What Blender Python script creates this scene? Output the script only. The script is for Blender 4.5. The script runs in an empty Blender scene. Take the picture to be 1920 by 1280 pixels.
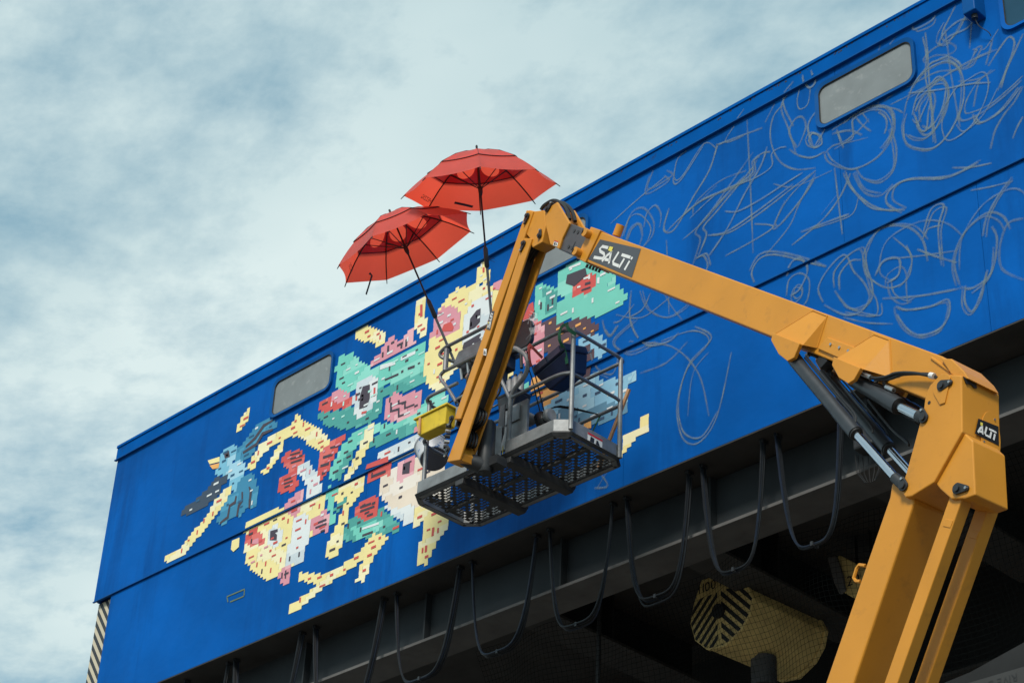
import bpy, bmesh, math, random
from mathutils import Vector, Matrix
SC = bpy.context.scene
COL = SC.collection
rad = math.radians

# ------------------------------------------------------------------ camera, world, sun, exposure
cam_data = bpy.data.cameras.new('camera')
cam_data.sensor_width = 36.0
cam_data.lens = 69.91
cam_data.clip_start = 0.1
cam_data.clip_end = 5000
cam = bpy.data.objects.new('camera', cam_data)
COL.objects.link(cam)
EL, ROLL, YAW = .565165, .0502544, .8155015
d = Vector((-math.sin(YAW)*math.cos(EL), math.cos(YAW)*math.cos(EL), math.sin(EL)))
r = d.cross(Vector((0, 0, 1))).normalized(); u = r.cross(d)
r2 = math.cos(ROLL)*r + math.sin(ROLL)*u; u2 = -math.sin(ROLL)*r + math.cos(ROLL)*u
M = Matrix((r2, u2, -d)).transposed().to_4x4()
M.translation = Vector((0, -11.4, 1.7))
cam.matrix_world = M
SC.camera = cam

SUN = Vector((.33, -.66, .67)).normalized()        # direction towards the sun
world = bpy.data.worlds.new('World'); SC.world = world; world.use_nodes = True
nt = world.node_tree; N = nt.nodes; N.clear(); LK = nt.links.new
def wn(t, **k):
    n = N.new(t)
    for a, b in k.items(): setattr(n, a, b)
    return n
sky = wn('ShaderNodeTexSky', sky_type='NISHITA', sun_disc=False)
sky.sun_elevation = math.asin(SUN.z); sky.sun_rotation = math.atan2(SUN.x, SUN.y)
sky.air_density = 1.0; sky.dust_density = 2.0; sky.ozone_density = 1.2
tc = wn('ShaderNodeTexCoord'); sep = wn('ShaderNodeSeparateXYZ'); LK(tc.outputs['Generated'], sep.inputs[0])
zz = wn('ShaderNodeMath', operation='MAXIMUM'); LK(sep.outputs['Z'], zz.inputs[0]); zz.inputs[1].default_value = .06
cx = wn('ShaderNodeMath', operation='DIVIDE'); LK(sep.outputs['X'], cx.inputs[0]); LK(zz.outputs[0], cx.inputs[1])
cy = wn('ShaderNodeMath', operation='DIVIDE'); LK(sep.outputs['Y'], cy.inputs[0]); LK(zz.outputs[0], cy.inputs[1])
cv = wn('ShaderNodeCombineXYZ'); LK(cx.outputs[0], cv.inputs[0]); LK(cy.outputs[0], cv.inputs[1]); cv.inputs[2].default_value = 8.5
mp = wn('ShaderNodeMapping'); LK(cv.outputs[0], mp.inputs[0]); mp.inputs['Rotation'].default_value = (0, 0, rad(35)); mp.inputs['Scale'].default_value = (1.0, 1.35, 1)
nz1 = wn('ShaderNodeTexNoise'); LK(mp.outputs[0], nz1.inputs['Vector'])
nz1.inputs['Scale'].default_value = 2.3; nz1.inputs['Detail'].default_value = 9; nz1.inputs['Roughness'].default_value = .60; nz1.inputs['Distortion'].default_value = .25
nz2 = wn('ShaderNodeTexNoise'); LK(mp.outputs[0], nz2.inputs['Vector'])
nz2.inputs['Scale'].default_value = 12.0; nz2.inputs['Detail'].default_value = 7; nz2.inputs['Roughness'].default_value = .6
ad = wn('ShaderNodeMath', operation='MULTIPLY_ADD'); LK(nz2.outputs['Fac'], ad.inputs[0]); ad.inputs[1].default_value = .45; LK(nz1.outputs['Fac'], ad.inputs[2])
rp = wn('ShaderNodeValToRGB'); LK(ad.outputs[0], rp.inputs[0])
rp.color_ramp.elements[0].position = .55; rp.color_ramp.elements[0].color = (.12, .12, .12, 1)
rp.color_ramp.elements[1].position = .87; rp.color_ramp.elements[1].color = (1, 1, 1, 1)
shade = wn('ShaderNodeTexNoise'); LK(mp.outputs[0], shade.inputs['Vector']); shade.inputs['Scale'].default_value = 1.1; shade.inputs['Detail'].default_value = 5
sr = wn('ShaderNodeValToRGB'); LK(shade.outputs['Fac'], sr.inputs[0])
sr.color_ramp.elements[0].position = .35; sr.color_ramp.elements[0].color = (3.05, 4.15, 4.45, 1)
sr.color_ramp.elements[1].position = .65; sr.color_ramp.elements[1].color = (4.75, 5.6, 5.6, 1)
skm = wn('ShaderNodeMix', data_type='RGBA', blend_type='MIX'); skm.inputs['Factor'].default_value = .7
LK(sky.outputs[0], skm.inputs['A']); skm.inputs['B'].default_value = (1.3, 2.8, 3.5, 1)
mx = wn('ShaderNodeMix', data_type='RGBA'); LK(rp.outputs[0], mx.inputs['Factor']); LK(skm.outputs['Result'], mx.inputs['A']); LK(sr.outputs[0], mx.inputs['B'])
bg = wn('ShaderNodeBackground'); LK(mx.outputs['Result'], bg.inputs[0]); bg.inputs[1].default_value = .07
wo = wn('ShaderNodeOutputWorld'); LK(bg.outputs[0], wo.inputs[0])

sun_data = bpy.data.lights.new('sun', 'SUN'); sun_data.energy = 1.5; sun_data.angle = rad(14); sun_data.color = (1, .95, .86)
sun = bpy.data.objects.new('sun', sun_data); COL.objects.link(sun)
sun.rotation_euler = (-SUN).to_track_quat('-Z', 'Y').to_euler(); sun.location = (-5, -20, 30)
SC.view_settings.view_transform = 'Standard'; SC.view_settings.look = 'None'
SC.view_settings.exposure = 1.12; SC.view_settings.gamma = 1.0; SC.view_settings.use_curve_mapping = False

# ------------------------------------------------------------------ measured outlines, metres
D = {
 'upper_link':[[0.841,11.822],[0.943,11.753],[0.028,10.104],[-0.069,10.141]],
 'jib_side':[[0.829,11.536],[0.946,11.467],[0.485,10.549],[0.06,9.695],[-0.131,9.755],[-0.065,9.87],[0.35,10.534]],
 'jib_back':[[0.832,11.522],[0.948,11.449],[-0.012,9.726],[-0.157,9.797]],
 'head':[[1.129,11.621],[1.217,11.649],[1.297,11.645],[1.481,11.325],[1.385,11.218],[1.345,11.137],[1.221,11.252],[1.189,11.359],[1.148,11.484]],
 'rocker':[[0.86,11.82],[0.952,11.755],[1.084,11.694],[1.114,11.515],[1.068,11.368],[0.934,11.384],[0.898,11.494],[0.814,11.61]],
 'fly':[[1.408,11.389],[1.804,11.058],[1.648,10.895],[1.318,11.158]],
 'collar':[[1.799,11.101],[1.927,10.998],[1.736,10.783],[1.616,10.891]],
 'rollers':[[1.786,11.03],[1.666,10.91]],
 'boom':[[1.895,11.012],[5.287,8.22],[5.423,8.072],[5.134,7.987],[1.718,10.81]],
 'heel':[[5.301,8.186],[5.382,8.145],[5.47,8.016],[5.499,7.95],[5.425,7.984],[5.371,8.041]],
 'plate':[[1.909,10.921],[2.42,10.554],[2.313,10.342],[1.762,10.806]],
 'riser':[[4.836,7.52],[5.009,7.449],[4.997,7.321],[4.431,6.351],[4.203,6.422],[4.811,7.431]],
 'tie':[[5.294,7.302],[5.383,7.248],[4.764,6.251],[4.664,6.282]],
 'tie_boss':[[5.208,7.165],[5.323,7.102],[5.268,7.022],[5.159,7.086]],
 'kn_plate':[[5.288,8.04],[5.389,8.019],[5.474,7.971],[5.441,7.6],[5.197,7.365],[5.017,7.345],[4.966,7.357],[4.931,7.417],[4.987,7.513],[5.162,7.881],[5.185,7.973],[5.227,8.019]],
 'kn_lug':[[5.429,7.611],[5.493,7.528],[5.475,7.178],[5.404,7.184],[5.295,7.224],[5.219,7.319],[5.184,7.376]],
 'pins_kn':[[5.325,7.967],[5.163,7.816],[4.965,7.434]],
 'pin_tail':[[5.39,7.959],[5.158,7.867],[4.962,7.479]],
 'pin_lug':[[5.356,7.264],[5.423,7.24]],
 'lug1':[[3.927,8.945],[3.943,8.999],[4.197,8.79],[4.136,8.708],[4.075,8.711],[3.995,8.803]],
 'lug1t':[[4.229,9.079],[4.352,8.974],[4.246,8.774],[3.861,9.072]],
 'lug2':[[4.476,8.491],[4.495,8.545],[4.723,8.355],[4.659,8.296],[4.609,8.292],[4.53,8.373]],
 'lug2t':[[4.761,8.63],[4.881,8.531],[4.875,8.256],[4.418,8.614]],
 'pin_l1':[[4.064,8.768],[4.031,8.815]],
 'pin_l2':[[4.612,8.342],[4.576,8.386]],
 'cover':[[4.357,8.8],[4.611,8.595],[4.477,8.573],[4.261,8.76]],
 'cyl1':[[4.036,8.804],[4.077,8.739],[4.579,7.971],[4.878,7.535],[4.943,7.452]],
 'cyl3':[[4.523,8.42],[4.579,8.366],[4.911,8.035],[5.063,7.9],[5.1,7.866]],
 'hoses':[[[4.683,8.353],[4.758,8.287],[4.865,8.244],[4.973,8.224],[5.105,8.162],[5.241,8.077]],[[4.773,8.273],[4.895,8.222],[5.017,8.198],[5.221,8.103],[5.275,8.048]],[[4.895,8.15],[4.83,8.207],[4.825,8.243],[4.882,8.27],[4.958,8.248]],[[4.067,8.832],[4.093,8.834],[4.208,8.729],[4.285,8.587],[4.253,8.616]],[[4.007,8.875],[4.151,8.635],[4.305,8.382],[4.488,8.164],[4.503,8.144]],[[4.531,8.307],[4.702,8.03],[4.829,7.869],[4.835,7.841]]],
 'jib_pins':[[0.873,11.737],[1.043,11.443],[0.837,11.468],[1.172,11.636],[-0.081,10.15],[-0.109,9.858]],
 'head_hose':[[0.994,11.759],[1.04,11.782],[1.168,11.76],[1.288,11.655],[1.361,11.545],[1.4,11.433]],
 'jib_hose':[[0.998,11.479],[0.878,11.396],[0.759,11.312],[0.649,11.077],[0.503,10.825],[0.352,10.648],[0.169,10.388],[0.03,10.214],[-0.035,10.086]],
 'jib_loop':[[0.151,10.187],[0.235,10.098],[0.204,10.021],[0.11,10.011],[0.034,10.006],[0.001,9.942],[0.047,9.858],[0.106,9.846],[0.117,9.931],[0.074,9.988]],
 'riser_grip':[[4.517,7.105],[4.467,7.129],[4.444,7.114],[4.415,7.06],[4.431,7.033],[4.467,7.018]],
 'jib_label':[[0.399,10.808],[0.448,10.98],[0.386,11.011],[0.339,10.849]],
 'jib_sticker':[[0.321,10.598],[0.366,10.57],[0.368,10.634],[0.324,10.66]],
 'head_sticker':[[1.268,11.214],[1.326,11.17],[1.341,11.213],[1.286,11.255]],
 'rear_s':[5.474,5.493],
 'alti':[[-0.034,7.732],[0.142,7.743],[0.142,7.617],[-0.066,7.621]],
 'rear_pts':[[-0.159,7.971],[0.075,7.959],[0.216,7.973],[-0.174,7.164],[0.112,7.169]],
 'slot':[[-0.156,7.967],[-0.042,7.971],[-0.04,7.93],[-0.064,7.923],[-0.091,7.938],[-0.132,7.925]],
 'logo':{"S":[[[0.28,0.737],[0.138,0.725],[0.118,0.594],[0.156,0.5],[0.254,0.459],[0.286,0.382],[0.269,0.251],[0.214,0.222],[0.088,0.171]]],"A":[[[0.291,0.137],[0.337,0.427],[0.401,0.627]],[[0.383,0.671],[0.413,0.421],[0.449,0.155]],[[0.333,0.252],[0.441,0.29]]],"L":[[[0.55,0.697],[0.514,0.283],[0.544,0.207],[0.665,0.206]]],"T":[[[0.633,0.628],[0.839,0.626]],[[0.723,0.528],[0.683,0.147]]],"i":[[[0.85,0.507],[0.81,0.147]],[[0.879,0.66],[0.869,0.564]]]},
 'logo_dot':[[0.305,0.813],[0.391,0.811],[0.395,0.624],[0.313,0.633]],
 'hook_face':[[-10.962,1.5,9.846],[-10.736,1.5,9.837],[-10.482,1.5,9.771],[-10.349,1.5,9.477],[-10.392,1.5,9.331],[-10.496,1.5,9.205],[-10.686,1.5,9.102],[-10.906,1.5,9.125],[-11.049,1.5,9.258],[-11.104,1.5,9.447],[-11.062,1.5,9.624]],
 'hook_far':[[-10.136,2.3,9.351]],
 'sign':[[-7.741,0.5,7.63],[-7.12,0.5,7.627],[-7.07,0.5,7.587]],
 'hook2':[[-9.765,1.9,9.829],[-9.66,1.9,9.835],[-9.392,1.9,9.618],[-9.539,1.9,9.376],[-9.637,1.9,9.458],[-9.691,1.9,9.553]],
 'post_nr':[[-9.98,-1.27,9.818],[-9.968,-1.27,10.884]],
 'post_fr':[[-10.074,-0.62,9.927],[-10.043,-0.62,10.965]],
 'post_nl':[[-11.833,-1.22,10.093],[-11.801,-1.22,10.862]],
 'guard_top':[[-11.616,-1.29,11.1],[-11.598,-1.29,11.336],[-11.676,-1.29,11.373],[-11.706,-1.29,11.344],[-11.096,-1.29,11.352]],
 'guard':[[-11.601,-1.29,11.337],[-11.096,-1.29,11.36]],
 'guard_mid':[[-11.416,-1.29,10.705],[-11.678,-1.29,11.104],[-11.598,-1.29,11.093],[-11.214,-1.29,11.086]],
 'gate':[[-10.723,-1.29,10.977],[-10.615,-1.29,10.916],[-10.55,-1.29,10.841],[-10.521,-1.29,10.752],[-10.545,-1.29,10.632],[-10.663,-1.29,10.573],[-10.712,-1.29,10.51],[-10.715,-1.29,10.418],[-10.721,-1.29,10.119]],
 'gate_brace':[[-10.865,-1.29,10.701],[-10.783,-1.29,10.538],[-10.711,-1.29,10.428]],
 'rail_top':[[-10.615,-1.29,10.916],[-10.111,-1.29,10.936],[-10.027,-1.29,10.915],[-9.95,-1.29,10.861]],
 'rail_mid':[[-10.714,-1.29,10.464],[-10.397,-1.29,10.478],[-10.148,-1.29,10.482],[-10.051,-1.29,10.455],[-9.96,-1.29,10.381]],
 'console':[[-11.517,-1.29,11.18],[-11.157,-1.29,11.243]],
 'bucket':[[-12.068,-0.95,10.503],[-12.333,-0.95,10.798]],
 'tray':[[-11.784,-1.4,10.578],[-11.386,-1.4,10.603],[-11.341,-1.4,10.382],[-11.731,-1.4,10.393]],
 'case':[[-10.334,-1.12,10.672]],
 'mask':[[-10.766,-1.0,10.45]],
 'black_panel':[[-10.924,-0.95,11.368]],
 'stick':[[-10.0,-0.6,10.576],[-10.294,-0.6,10.252]],
 'mural':[
  ["painted_bird",[["BM",[[-16.64,12.645],[-16.533,12.687],[-16.43,12.747],[-16.326,12.806],[-16.205,12.892],[-15.999,12.87],[-15.968,12.817],[-15.835,12.758],[-15.846,12.69],[-15.944,12.678],[-16.102,12.689],[-16.177,12.604],[-16.309,12.459],[-16.4,12.46],[-16.568,12.505],[-16.652,12.584]],[[-16.669,12.664],[-16.562,12.707],[-16.458,12.766],[-16.355,12.826],[-16.234,12.911],[-16.027,12.889],[-15.996,12.837],[-15.863,12.778],[-15.874,12.709],[-15.972,12.698],[-16.13,12.709],[-16.205,12.623],[-16.338,12.478],[-16.428,12.479],[-16.597,12.524],[-16.681,12.603]]],["B",[[-16.865,12.728],[-16.829,12.78],[-16.639,12.759],[-16.566,12.618],[-16.629,12.527],[-16.436,12.473],[-16.332,12.339],[-16.407,12.254],[-16.493,12.109],[-16.615,12.152],[-16.657,12.311],[-16.782,12.42],[-16.954,12.465],[-16.968,12.535],[-16.877,12.552],[-16.902,12.675]],[[-16.895,12.747],[-16.858,12.8],[-16.668,12.779],[-16.595,12.637],[-16.659,12.546],[-16.465,12.492],[-16.361,12.358],[-16.436,12.273],[-16.522,12.128],[-16.644,12.17],[-16.686,12.329],[-16.811,12.439],[-16.983,12.484],[-16.998,12.554],[-16.907,12.571],[-16.932,12.695]]],["BM",[[-16.493,12.109],[-16.431,12.263],[-16.227,12.253],[-16.11,12.101],[-16.06,11.818],[-16.072,11.76],[-16.257,11.808],[-16.334,11.74],[-16.54,11.763],[-16.691,11.72],[-16.781,11.828],[-16.758,11.947],[-16.648,12.084]],[[-16.522,12.128],[-16.46,12.281],[-16.255,12.272],[-16.139,12.119],[-16.088,11.835],[-16.1,11.777],[-16.286,11.825],[-16.363,11.758],[-16.569,11.781],[-16.72,11.737],[-16.81,11.846],[-16.788,11.965],[-16.677,12.102]]],["N",[[-16.947,12.43],[-16.704,12.376],[-16.678,12.302],[-16.801,12.281],[-16.823,12.161],[-17.045,12.109],[-17.37,12.083],[-17.53,12.161],[-17.519,12.223],[-17.244,12.274],[-17.026,12.361]],[[-16.976,12.449],[-16.733,12.395],[-16.708,12.321],[-16.83,12.3],[-16.853,12.179],[-17.075,12.127],[-17.4,12.101],[-17.561,12.179],[-17.55,12.241],[-17.275,12.293],[-17.056,12.379]]],["Y",[[-17.136,12.728],[-16.905,12.693],[-16.891,12.622],[-17.087,12.66]],[[-17.166,12.747],[-16.935,12.712],[-16.921,12.641],[-17.117,12.68]]],["O",[[-17.084,12.643],[-16.888,12.605],[-16.899,12.543],[-17.009,12.567]],[[-17.114,12.662],[-16.918,12.624],[-16.929,12.562],[-17.039,12.586]]],["D",[[-16.826,12.705],[-16.733,12.709],[-16.7,12.618],[-16.795,12.63]],[[-16.855,12.724],[-16.763,12.728],[-16.729,12.637],[-16.824,12.649]]],["W",[[-16.785,12.674],[-16.742,12.669],[-16.736,12.64],[-16.775,12.649]],[[-16.814,12.693],[-16.772,12.689],[-16.766,12.659],[-16.805,12.668]]],["D",[[-16.418,12.658],[-16.264,12.715],[-16.127,12.829],[-15.958,12.826],[-15.954,12.802],[-16.101,12.783],[-16.239,12.673],[-16.408,12.628]],[[-16.447,12.677],[-16.293,12.734],[-16.155,12.848],[-15.986,12.846],[-15.982,12.822],[-16.129,12.803],[-16.267,12.692],[-16.437,12.647]]],["D",[[-16.459,12.595],[-16.225,12.622],[-16.131,12.725],[-15.937,12.702],[-15.932,12.674],[-16.105,12.677],[-16.2,12.58],[-16.446,12.561]],[[-16.488,12.614],[-16.254,12.641],[-16.159,12.744],[-15.965,12.721],[-15.96,12.693],[-16.133,12.697],[-16.228,12.599],[-16.474,12.58]]],["D",[[-16.727,11.787],[-16.597,11.821],[-16.59,11.961],[-16.495,11.975],[-16.485,12.043],[-16.459,12.026],[-16.461,11.937],[-16.558,11.926],[-16.563,11.786],[-16.713,11.761]],[[-16.756,11.804],[-16.626,11.839],[-16.619,11.979],[-16.524,11.993],[-16.514,12.061],[-16.488,12.044],[-16.49,11.955],[-16.587,11.944],[-16.592,11.804],[-16.742,11.779]]],["D",[[-16.423,11.763],[-16.418,11.902],[-16.361,11.945],[-16.381,12.054],[-16.352,12.044],[-16.329,11.918],[-16.381,11.873],[-16.393,11.745]],[[-16.452,11.78],[-16.447,11.92],[-16.39,11.963],[-16.41,12.073],[-16.381,12.062],[-16.358,11.936],[-16.41,11.891],[-16.422,11.762]]],["D",[[-16.211,11.795],[-16.226,12.0],[-16.257,12.074],[-16.228,12.064],[-16.183,11.985],[-16.176,11.777]],[[-16.239,11.812],[-16.254,12.018],[-16.286,12.092],[-16.257,12.082],[-16.211,12.003],[-16.205,11.795]]]],[["W",10],["BD",14]]],
  ["painted_vine",[["Y",[[-17.723,11.678],[-17.692,11.7],[-17.406,11.703],[-17.392,11.746],[-17.287,11.807],[-17.183,11.868],[-17.053,11.92],[-16.956,12.015],[-16.884,12.118],[-16.781,12.178],[-16.697,12.221],[-16.613,12.199],[-16.605,12.101],[-16.68,12.015],[-16.779,11.938],[-16.9,11.853],[-17.043,11.758],[-17.193,11.697],[-17.312,11.593],[-17.617,11.581],[-17.711,11.626]],[[-17.754,11.695],[-17.723,11.717],[-17.437,11.721],[-17.422,11.764],[-17.317,11.825],[-17.213,11.886],[-17.083,11.938],[-16.986,12.033],[-16.914,12.136],[-16.81,12.196],[-16.726,12.239],[-16.642,12.217],[-16.634,12.119],[-16.709,12.034],[-16.809,11.956],[-16.93,11.871],[-17.073,11.776],[-17.224,11.714],[-17.342,11.611],[-17.648,11.598],[-17.742,11.644]]]],[["R",14],["W",7]]],
  ["painted_leaf",[["Y",[[-16.656,12.914],[-16.639,13.007],[-16.563,13.094],[-16.504,13.155],[-16.412,13.153],[-16.414,13.037],[-16.49,12.951],[-16.549,12.899]],[[-16.686,12.934],[-16.668,13.027],[-16.592,13.114],[-16.533,13.175],[-16.44,13.173],[-16.443,13.057],[-16.519,12.97],[-16.578,12.918]]]],[["R",5],["W",3]]],
  ["painted_drop",[["Y",[[-16.441,11.359],[-16.439,11.466],[-16.304,11.46],[-16.293,11.342],[-16.387,11.311]],[[-16.469,11.376],[-16.468,11.483],[-16.333,11.477],[-16.322,11.359],[-16.416,11.328]]]],[]],
  ["painted_arch",[["Y",[[-16.328,12.337],[-16.269,12.46],[-16.129,12.582],[-15.856,12.625],[-15.577,12.606],[-15.567,12.79],[-15.379,12.588],[-15.035,12.33],[-14.877,12.145],[-14.911,11.991],[-15.082,12.137],[-15.252,12.256],[-15.472,12.437],[-15.672,12.47],[-15.91,12.472],[-16.096,12.397],[-16.233,12.26]],[[-16.356,12.355],[-16.297,12.479],[-16.157,12.601],[-15.884,12.644],[-15.604,12.625],[-15.594,12.809],[-15.406,12.607],[-15.061,12.348],[-14.903,12.163],[-14.937,12.01],[-15.109,12.156],[-15.278,12.275],[-15.499,12.456],[-15.7,12.488],[-15.937,12.491],[-16.125,12.416],[-16.261,12.278]]],["Y",[[-16.104,12.213],[-15.947,12.228],[-15.852,12.365],[-15.735,12.493],[-15.667,12.439],[-15.758,12.273],[-15.863,12.198],[-15.929,12.122]],[[-16.132,12.232],[-15.975,12.247],[-15.88,12.383],[-15.763,12.512],[-15.695,12.458],[-15.785,12.292],[-15.891,12.216],[-15.957,12.141]]]],[["R",26],["W",12]]],
  ["painted_crescent",[["Y",[[-14.611,13.321],[-14.612,13.413],[-14.388,13.419],[-14.12,13.213],[-14.104,13.07],[-14.242,13.074],[-14.273,13.142],[-14.423,13.223]],[[-14.637,13.341],[-14.637,13.434],[-14.413,13.44],[-14.145,13.233],[-14.128,13.09],[-14.267,13.094],[-14.298,13.162],[-14.448,13.243]]]],[["R",6],["W",2]]],
  ["painted_horn",[["Y",[[-13.633,13.104],[-13.646,13.344],[-13.619,13.405],[-13.494,13.386],[-13.472,13.16],[-13.402,13.005],[-13.411,12.867],[-13.499,12.878],[-13.577,12.991]],[[-13.657,13.124],[-13.67,13.364],[-13.642,13.425],[-13.518,13.406],[-13.496,13.18],[-13.425,13.025],[-13.434,12.887],[-13.523,12.898],[-13.601,13.011]]],["R",[[-13.538,13.152],[-13.553,13.312],[-13.515,13.304],[-13.499,13.145]],[[-13.561,13.173],[-13.577,13.333],[-13.539,13.325],[-13.523,13.165]]]],[["R",5]]],
  ["painted_spire",[["Y",[[-12.684,13.188],[-12.675,13.406],[-12.57,13.429],[-12.494,13.234],[-12.486,13.125],[-12.571,13.146]],[[-12.706,13.208],[-12.697,13.426],[-12.593,13.45],[-12.516,13.254],[-12.508,13.145],[-12.593,13.166]]],["R",[[-12.596,13.29],[-12.601,13.354],[-12.571,13.349],[-12.567,13.285]],[[-12.618,13.31],[-12.623,13.374],[-12.593,13.37],[-12.589,13.305]]]],[["W",3]]],
  ["painted_beaked_head",[["P",[[-14.295,12.844],[-14.27,12.924],[-14.16,12.968],[-14.016,13.106],[-13.914,13.107],[-13.906,12.934],[-13.844,12.979],[-13.738,13.042],[-13.605,13.047],[-13.597,12.857],[-14.008,12.834]],[[-14.32,12.864],[-14.295,12.943],[-14.185,12.988],[-14.041,13.126],[-13.939,13.127],[-13.931,12.954],[-13.868,12.999],[-13.762,13.061],[-13.629,13.067],[-13.62,12.877],[-14.033,12.853]]],["D",[[-14.037,12.89],[-14.043,13.0],[-14.009,12.998],[-14.003,12.885]],[[-14.062,12.91],[-14.068,13.02],[-14.033,13.018],[-14.027,12.904]]],["D",[[-13.746,12.867],[-13.749,12.957],[-13.715,12.953],[-13.712,12.862]],[[-13.771,12.887],[-13.773,12.977],[-13.739,12.973],[-13.736,12.881]]],["D",[[-14.119,12.888],[-14.122,12.952],[-14.094,12.948],[-14.091,12.882]],[[-14.144,12.908],[-14.147,12.972],[-14.119,12.967],[-14.116,12.902]]],["D",[[-13.821,12.877],[-13.82,12.93],[-13.791,12.925],[-13.791,12.868]],[[-13.846,12.897],[-13.845,12.95],[-13.815,12.944],[-13.815,12.888]]],["T",[[-14.883,12.866],[-14.903,13.092],[-14.858,13.202],[-14.626,13.162],[-14.569,13.083],[-14.424,12.951],[-14.307,12.849],[-14.28,12.82],[-13.403,12.794],[-13.369,12.432],[-13.788,12.462],[-14.108,12.521],[-14.106,12.31],[-14.537,12.656],[-14.606,12.648],[-14.878,12.828]],[[-14.909,12.886],[-14.929,13.112],[-14.884,13.223],[-14.652,13.182],[-14.595,13.103],[-14.449,12.971],[-14.332,12.869],[-14.305,12.84],[-13.427,12.813],[-13.392,12.45],[-13.812,12.481],[-14.133,12.54],[-14.13,12.329],[-14.563,12.675],[-14.632,12.667],[-14.904,12.847]]],["TD",[[-15.146,12.608],[-14.893,12.511],[-14.533,12.442],[-14.475,12.349],[-14.127,12.493],[-13.369,12.432],[-13.353,12.271],[-13.726,12.299],[-14.043,12.356],[-14.067,12.174],[-14.217,12.111],[-14.449,12.148],[-14.712,12.221],[-14.996,12.399],[-15.135,12.532]],[[-15.172,12.628],[-14.919,12.53],[-14.558,12.461],[-14.5,12.368],[-14.152,12.512],[-13.392,12.45],[-13.377,12.29],[-13.75,12.318],[-14.068,12.374],[-14.092,12.193],[-14.242,12.13],[-14.474,12.166],[-14.738,12.24],[-15.022,12.418],[-15.161,12.551]]],["R",[[-15.149,12.627],[-15.124,12.708],[-14.948,12.729],[-14.55,12.572],[-14.535,12.461],[-14.774,12.5],[-15.018,12.55]],[[-15.175,12.647],[-15.151,12.727],[-14.974,12.748],[-14.575,12.591],[-14.561,12.479],[-14.8,12.519],[-15.044,12.569]]],["P",[[-14.927,12.667],[-14.928,12.757],[-14.788,12.774],[-14.601,12.61],[-14.643,12.573],[-14.809,12.585]],[[-14.953,12.686],[-14.954,12.777],[-14.813,12.793],[-14.627,12.63],[-14.669,12.593],[-14.835,12.604]]],["W",[[-14.528,12.405],[-14.547,12.554],[-14.478,12.74],[-14.269,12.727],[-14.142,12.623],[-14.138,12.393],[-14.237,12.275],[-14.437,12.239]],[[-14.553,12.424],[-14.573,12.573],[-14.504,12.759],[-14.294,12.746],[-14.167,12.642],[-14.163,12.411],[-14.262,12.293],[-14.463,12.257]]],["D",[[-14.419,12.363],[-14.428,12.524],[-14.396,12.635],[-14.278,12.615],[-14.257,12.439],[-14.291,12.348]],[[-14.444,12.381],[-14.453,12.543],[-14.421,12.655],[-14.303,12.634],[-14.282,12.458],[-14.316,12.367]]],["O",[[-14.395,12.45],[-14.406,12.533],[-14.368,12.527],[-14.364,12.455]],[[-14.421,12.469],[-14.431,12.552],[-14.394,12.546],[-14.389,12.474]]],["R",[[-14.199,12.434],[-14.208,12.543],[-14.178,12.54],[-14.17,12.431]],[[-14.224,12.453],[-14.233,12.562],[-14.203,12.559],[-14.194,12.45]]],["R",[[-14.375,12.284],[-14.373,12.31],[-14.289,12.295],[-14.291,12.269]],[[-14.4,12.303],[-14.398,12.329],[-14.314,12.314],[-14.316,12.288]]],["R",[[-14.499,12.499],[-14.506,12.59],[-14.477,12.586],[-14.47,12.495]],[[-14.524,12.518],[-14.531,12.609],[-14.503,12.605],[-14.496,12.514]]],["D",[[-14.033,12.561],[-14.036,12.583],[-13.817,12.57],[-13.814,12.543]],[[-14.058,12.58],[-14.061,12.602],[-13.841,12.589],[-13.838,12.562]]],["D",[[-13.671,12.549],[-13.672,12.579],[-13.563,12.566],[-13.561,12.533]],[[-13.695,12.568],[-13.696,12.598],[-13.586,12.585],[-13.585,12.552]]],["W",[[-14.133,12.734],[-14.128,12.794],[-13.886,12.748],[-13.881,12.702]],[[-14.158,12.753],[-14.153,12.814],[-13.91,12.767],[-13.905,12.721]]],["W",[[-13.797,12.711],[-13.798,12.761],[-13.57,12.744],[-13.566,12.704]],[[-13.821,12.73],[-13.822,12.78],[-13.593,12.763],[-13.589,12.723]]],["P",[[-13.993,12.112],[-13.994,12.319],[-13.842,12.354],[-13.676,12.245],[-13.413,12.218],[-13.411,11.989],[-13.511,11.91],[-13.731,11.943],[-13.94,12.04]],[[-14.017,12.13],[-14.019,12.338],[-13.867,12.373],[-13.7,12.264],[-13.436,12.236],[-13.435,12.007],[-13.535,11.927],[-13.755,11.961],[-13.965,12.058]]],["D",[[-13.912,12.244],[-13.88,12.236],[-13.869,12.139],[-13.751,12.124],[-13.741,12.028],[-13.587,12.015],[-13.584,11.992],[-13.765,12.007],[-13.775,12.099],[-13.901,12.122]],[[-13.937,12.262],[-13.905,12.255],[-13.894,12.158],[-13.775,12.142],[-13.765,12.046],[-13.61,12.033],[-13.608,12.01],[-13.789,12.025],[-13.799,12.117],[-13.925,12.141]]],["D",[[-13.791,12.225],[-13.761,12.221],[-13.757,12.183],[-13.66,12.17],[-13.651,12.09],[-13.518,12.081],[-13.515,12.06],[-13.676,12.074],[-13.684,12.149],[-13.785,12.171]],[[-13.815,12.244],[-13.786,12.239],[-13.781,12.201],[-13.683,12.189],[-13.675,12.109],[-13.541,12.099],[-13.539,12.078],[-13.7,12.093],[-13.708,12.167],[-13.809,12.19]]]],[["D",26],["W",16],["TL",12]]],
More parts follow.
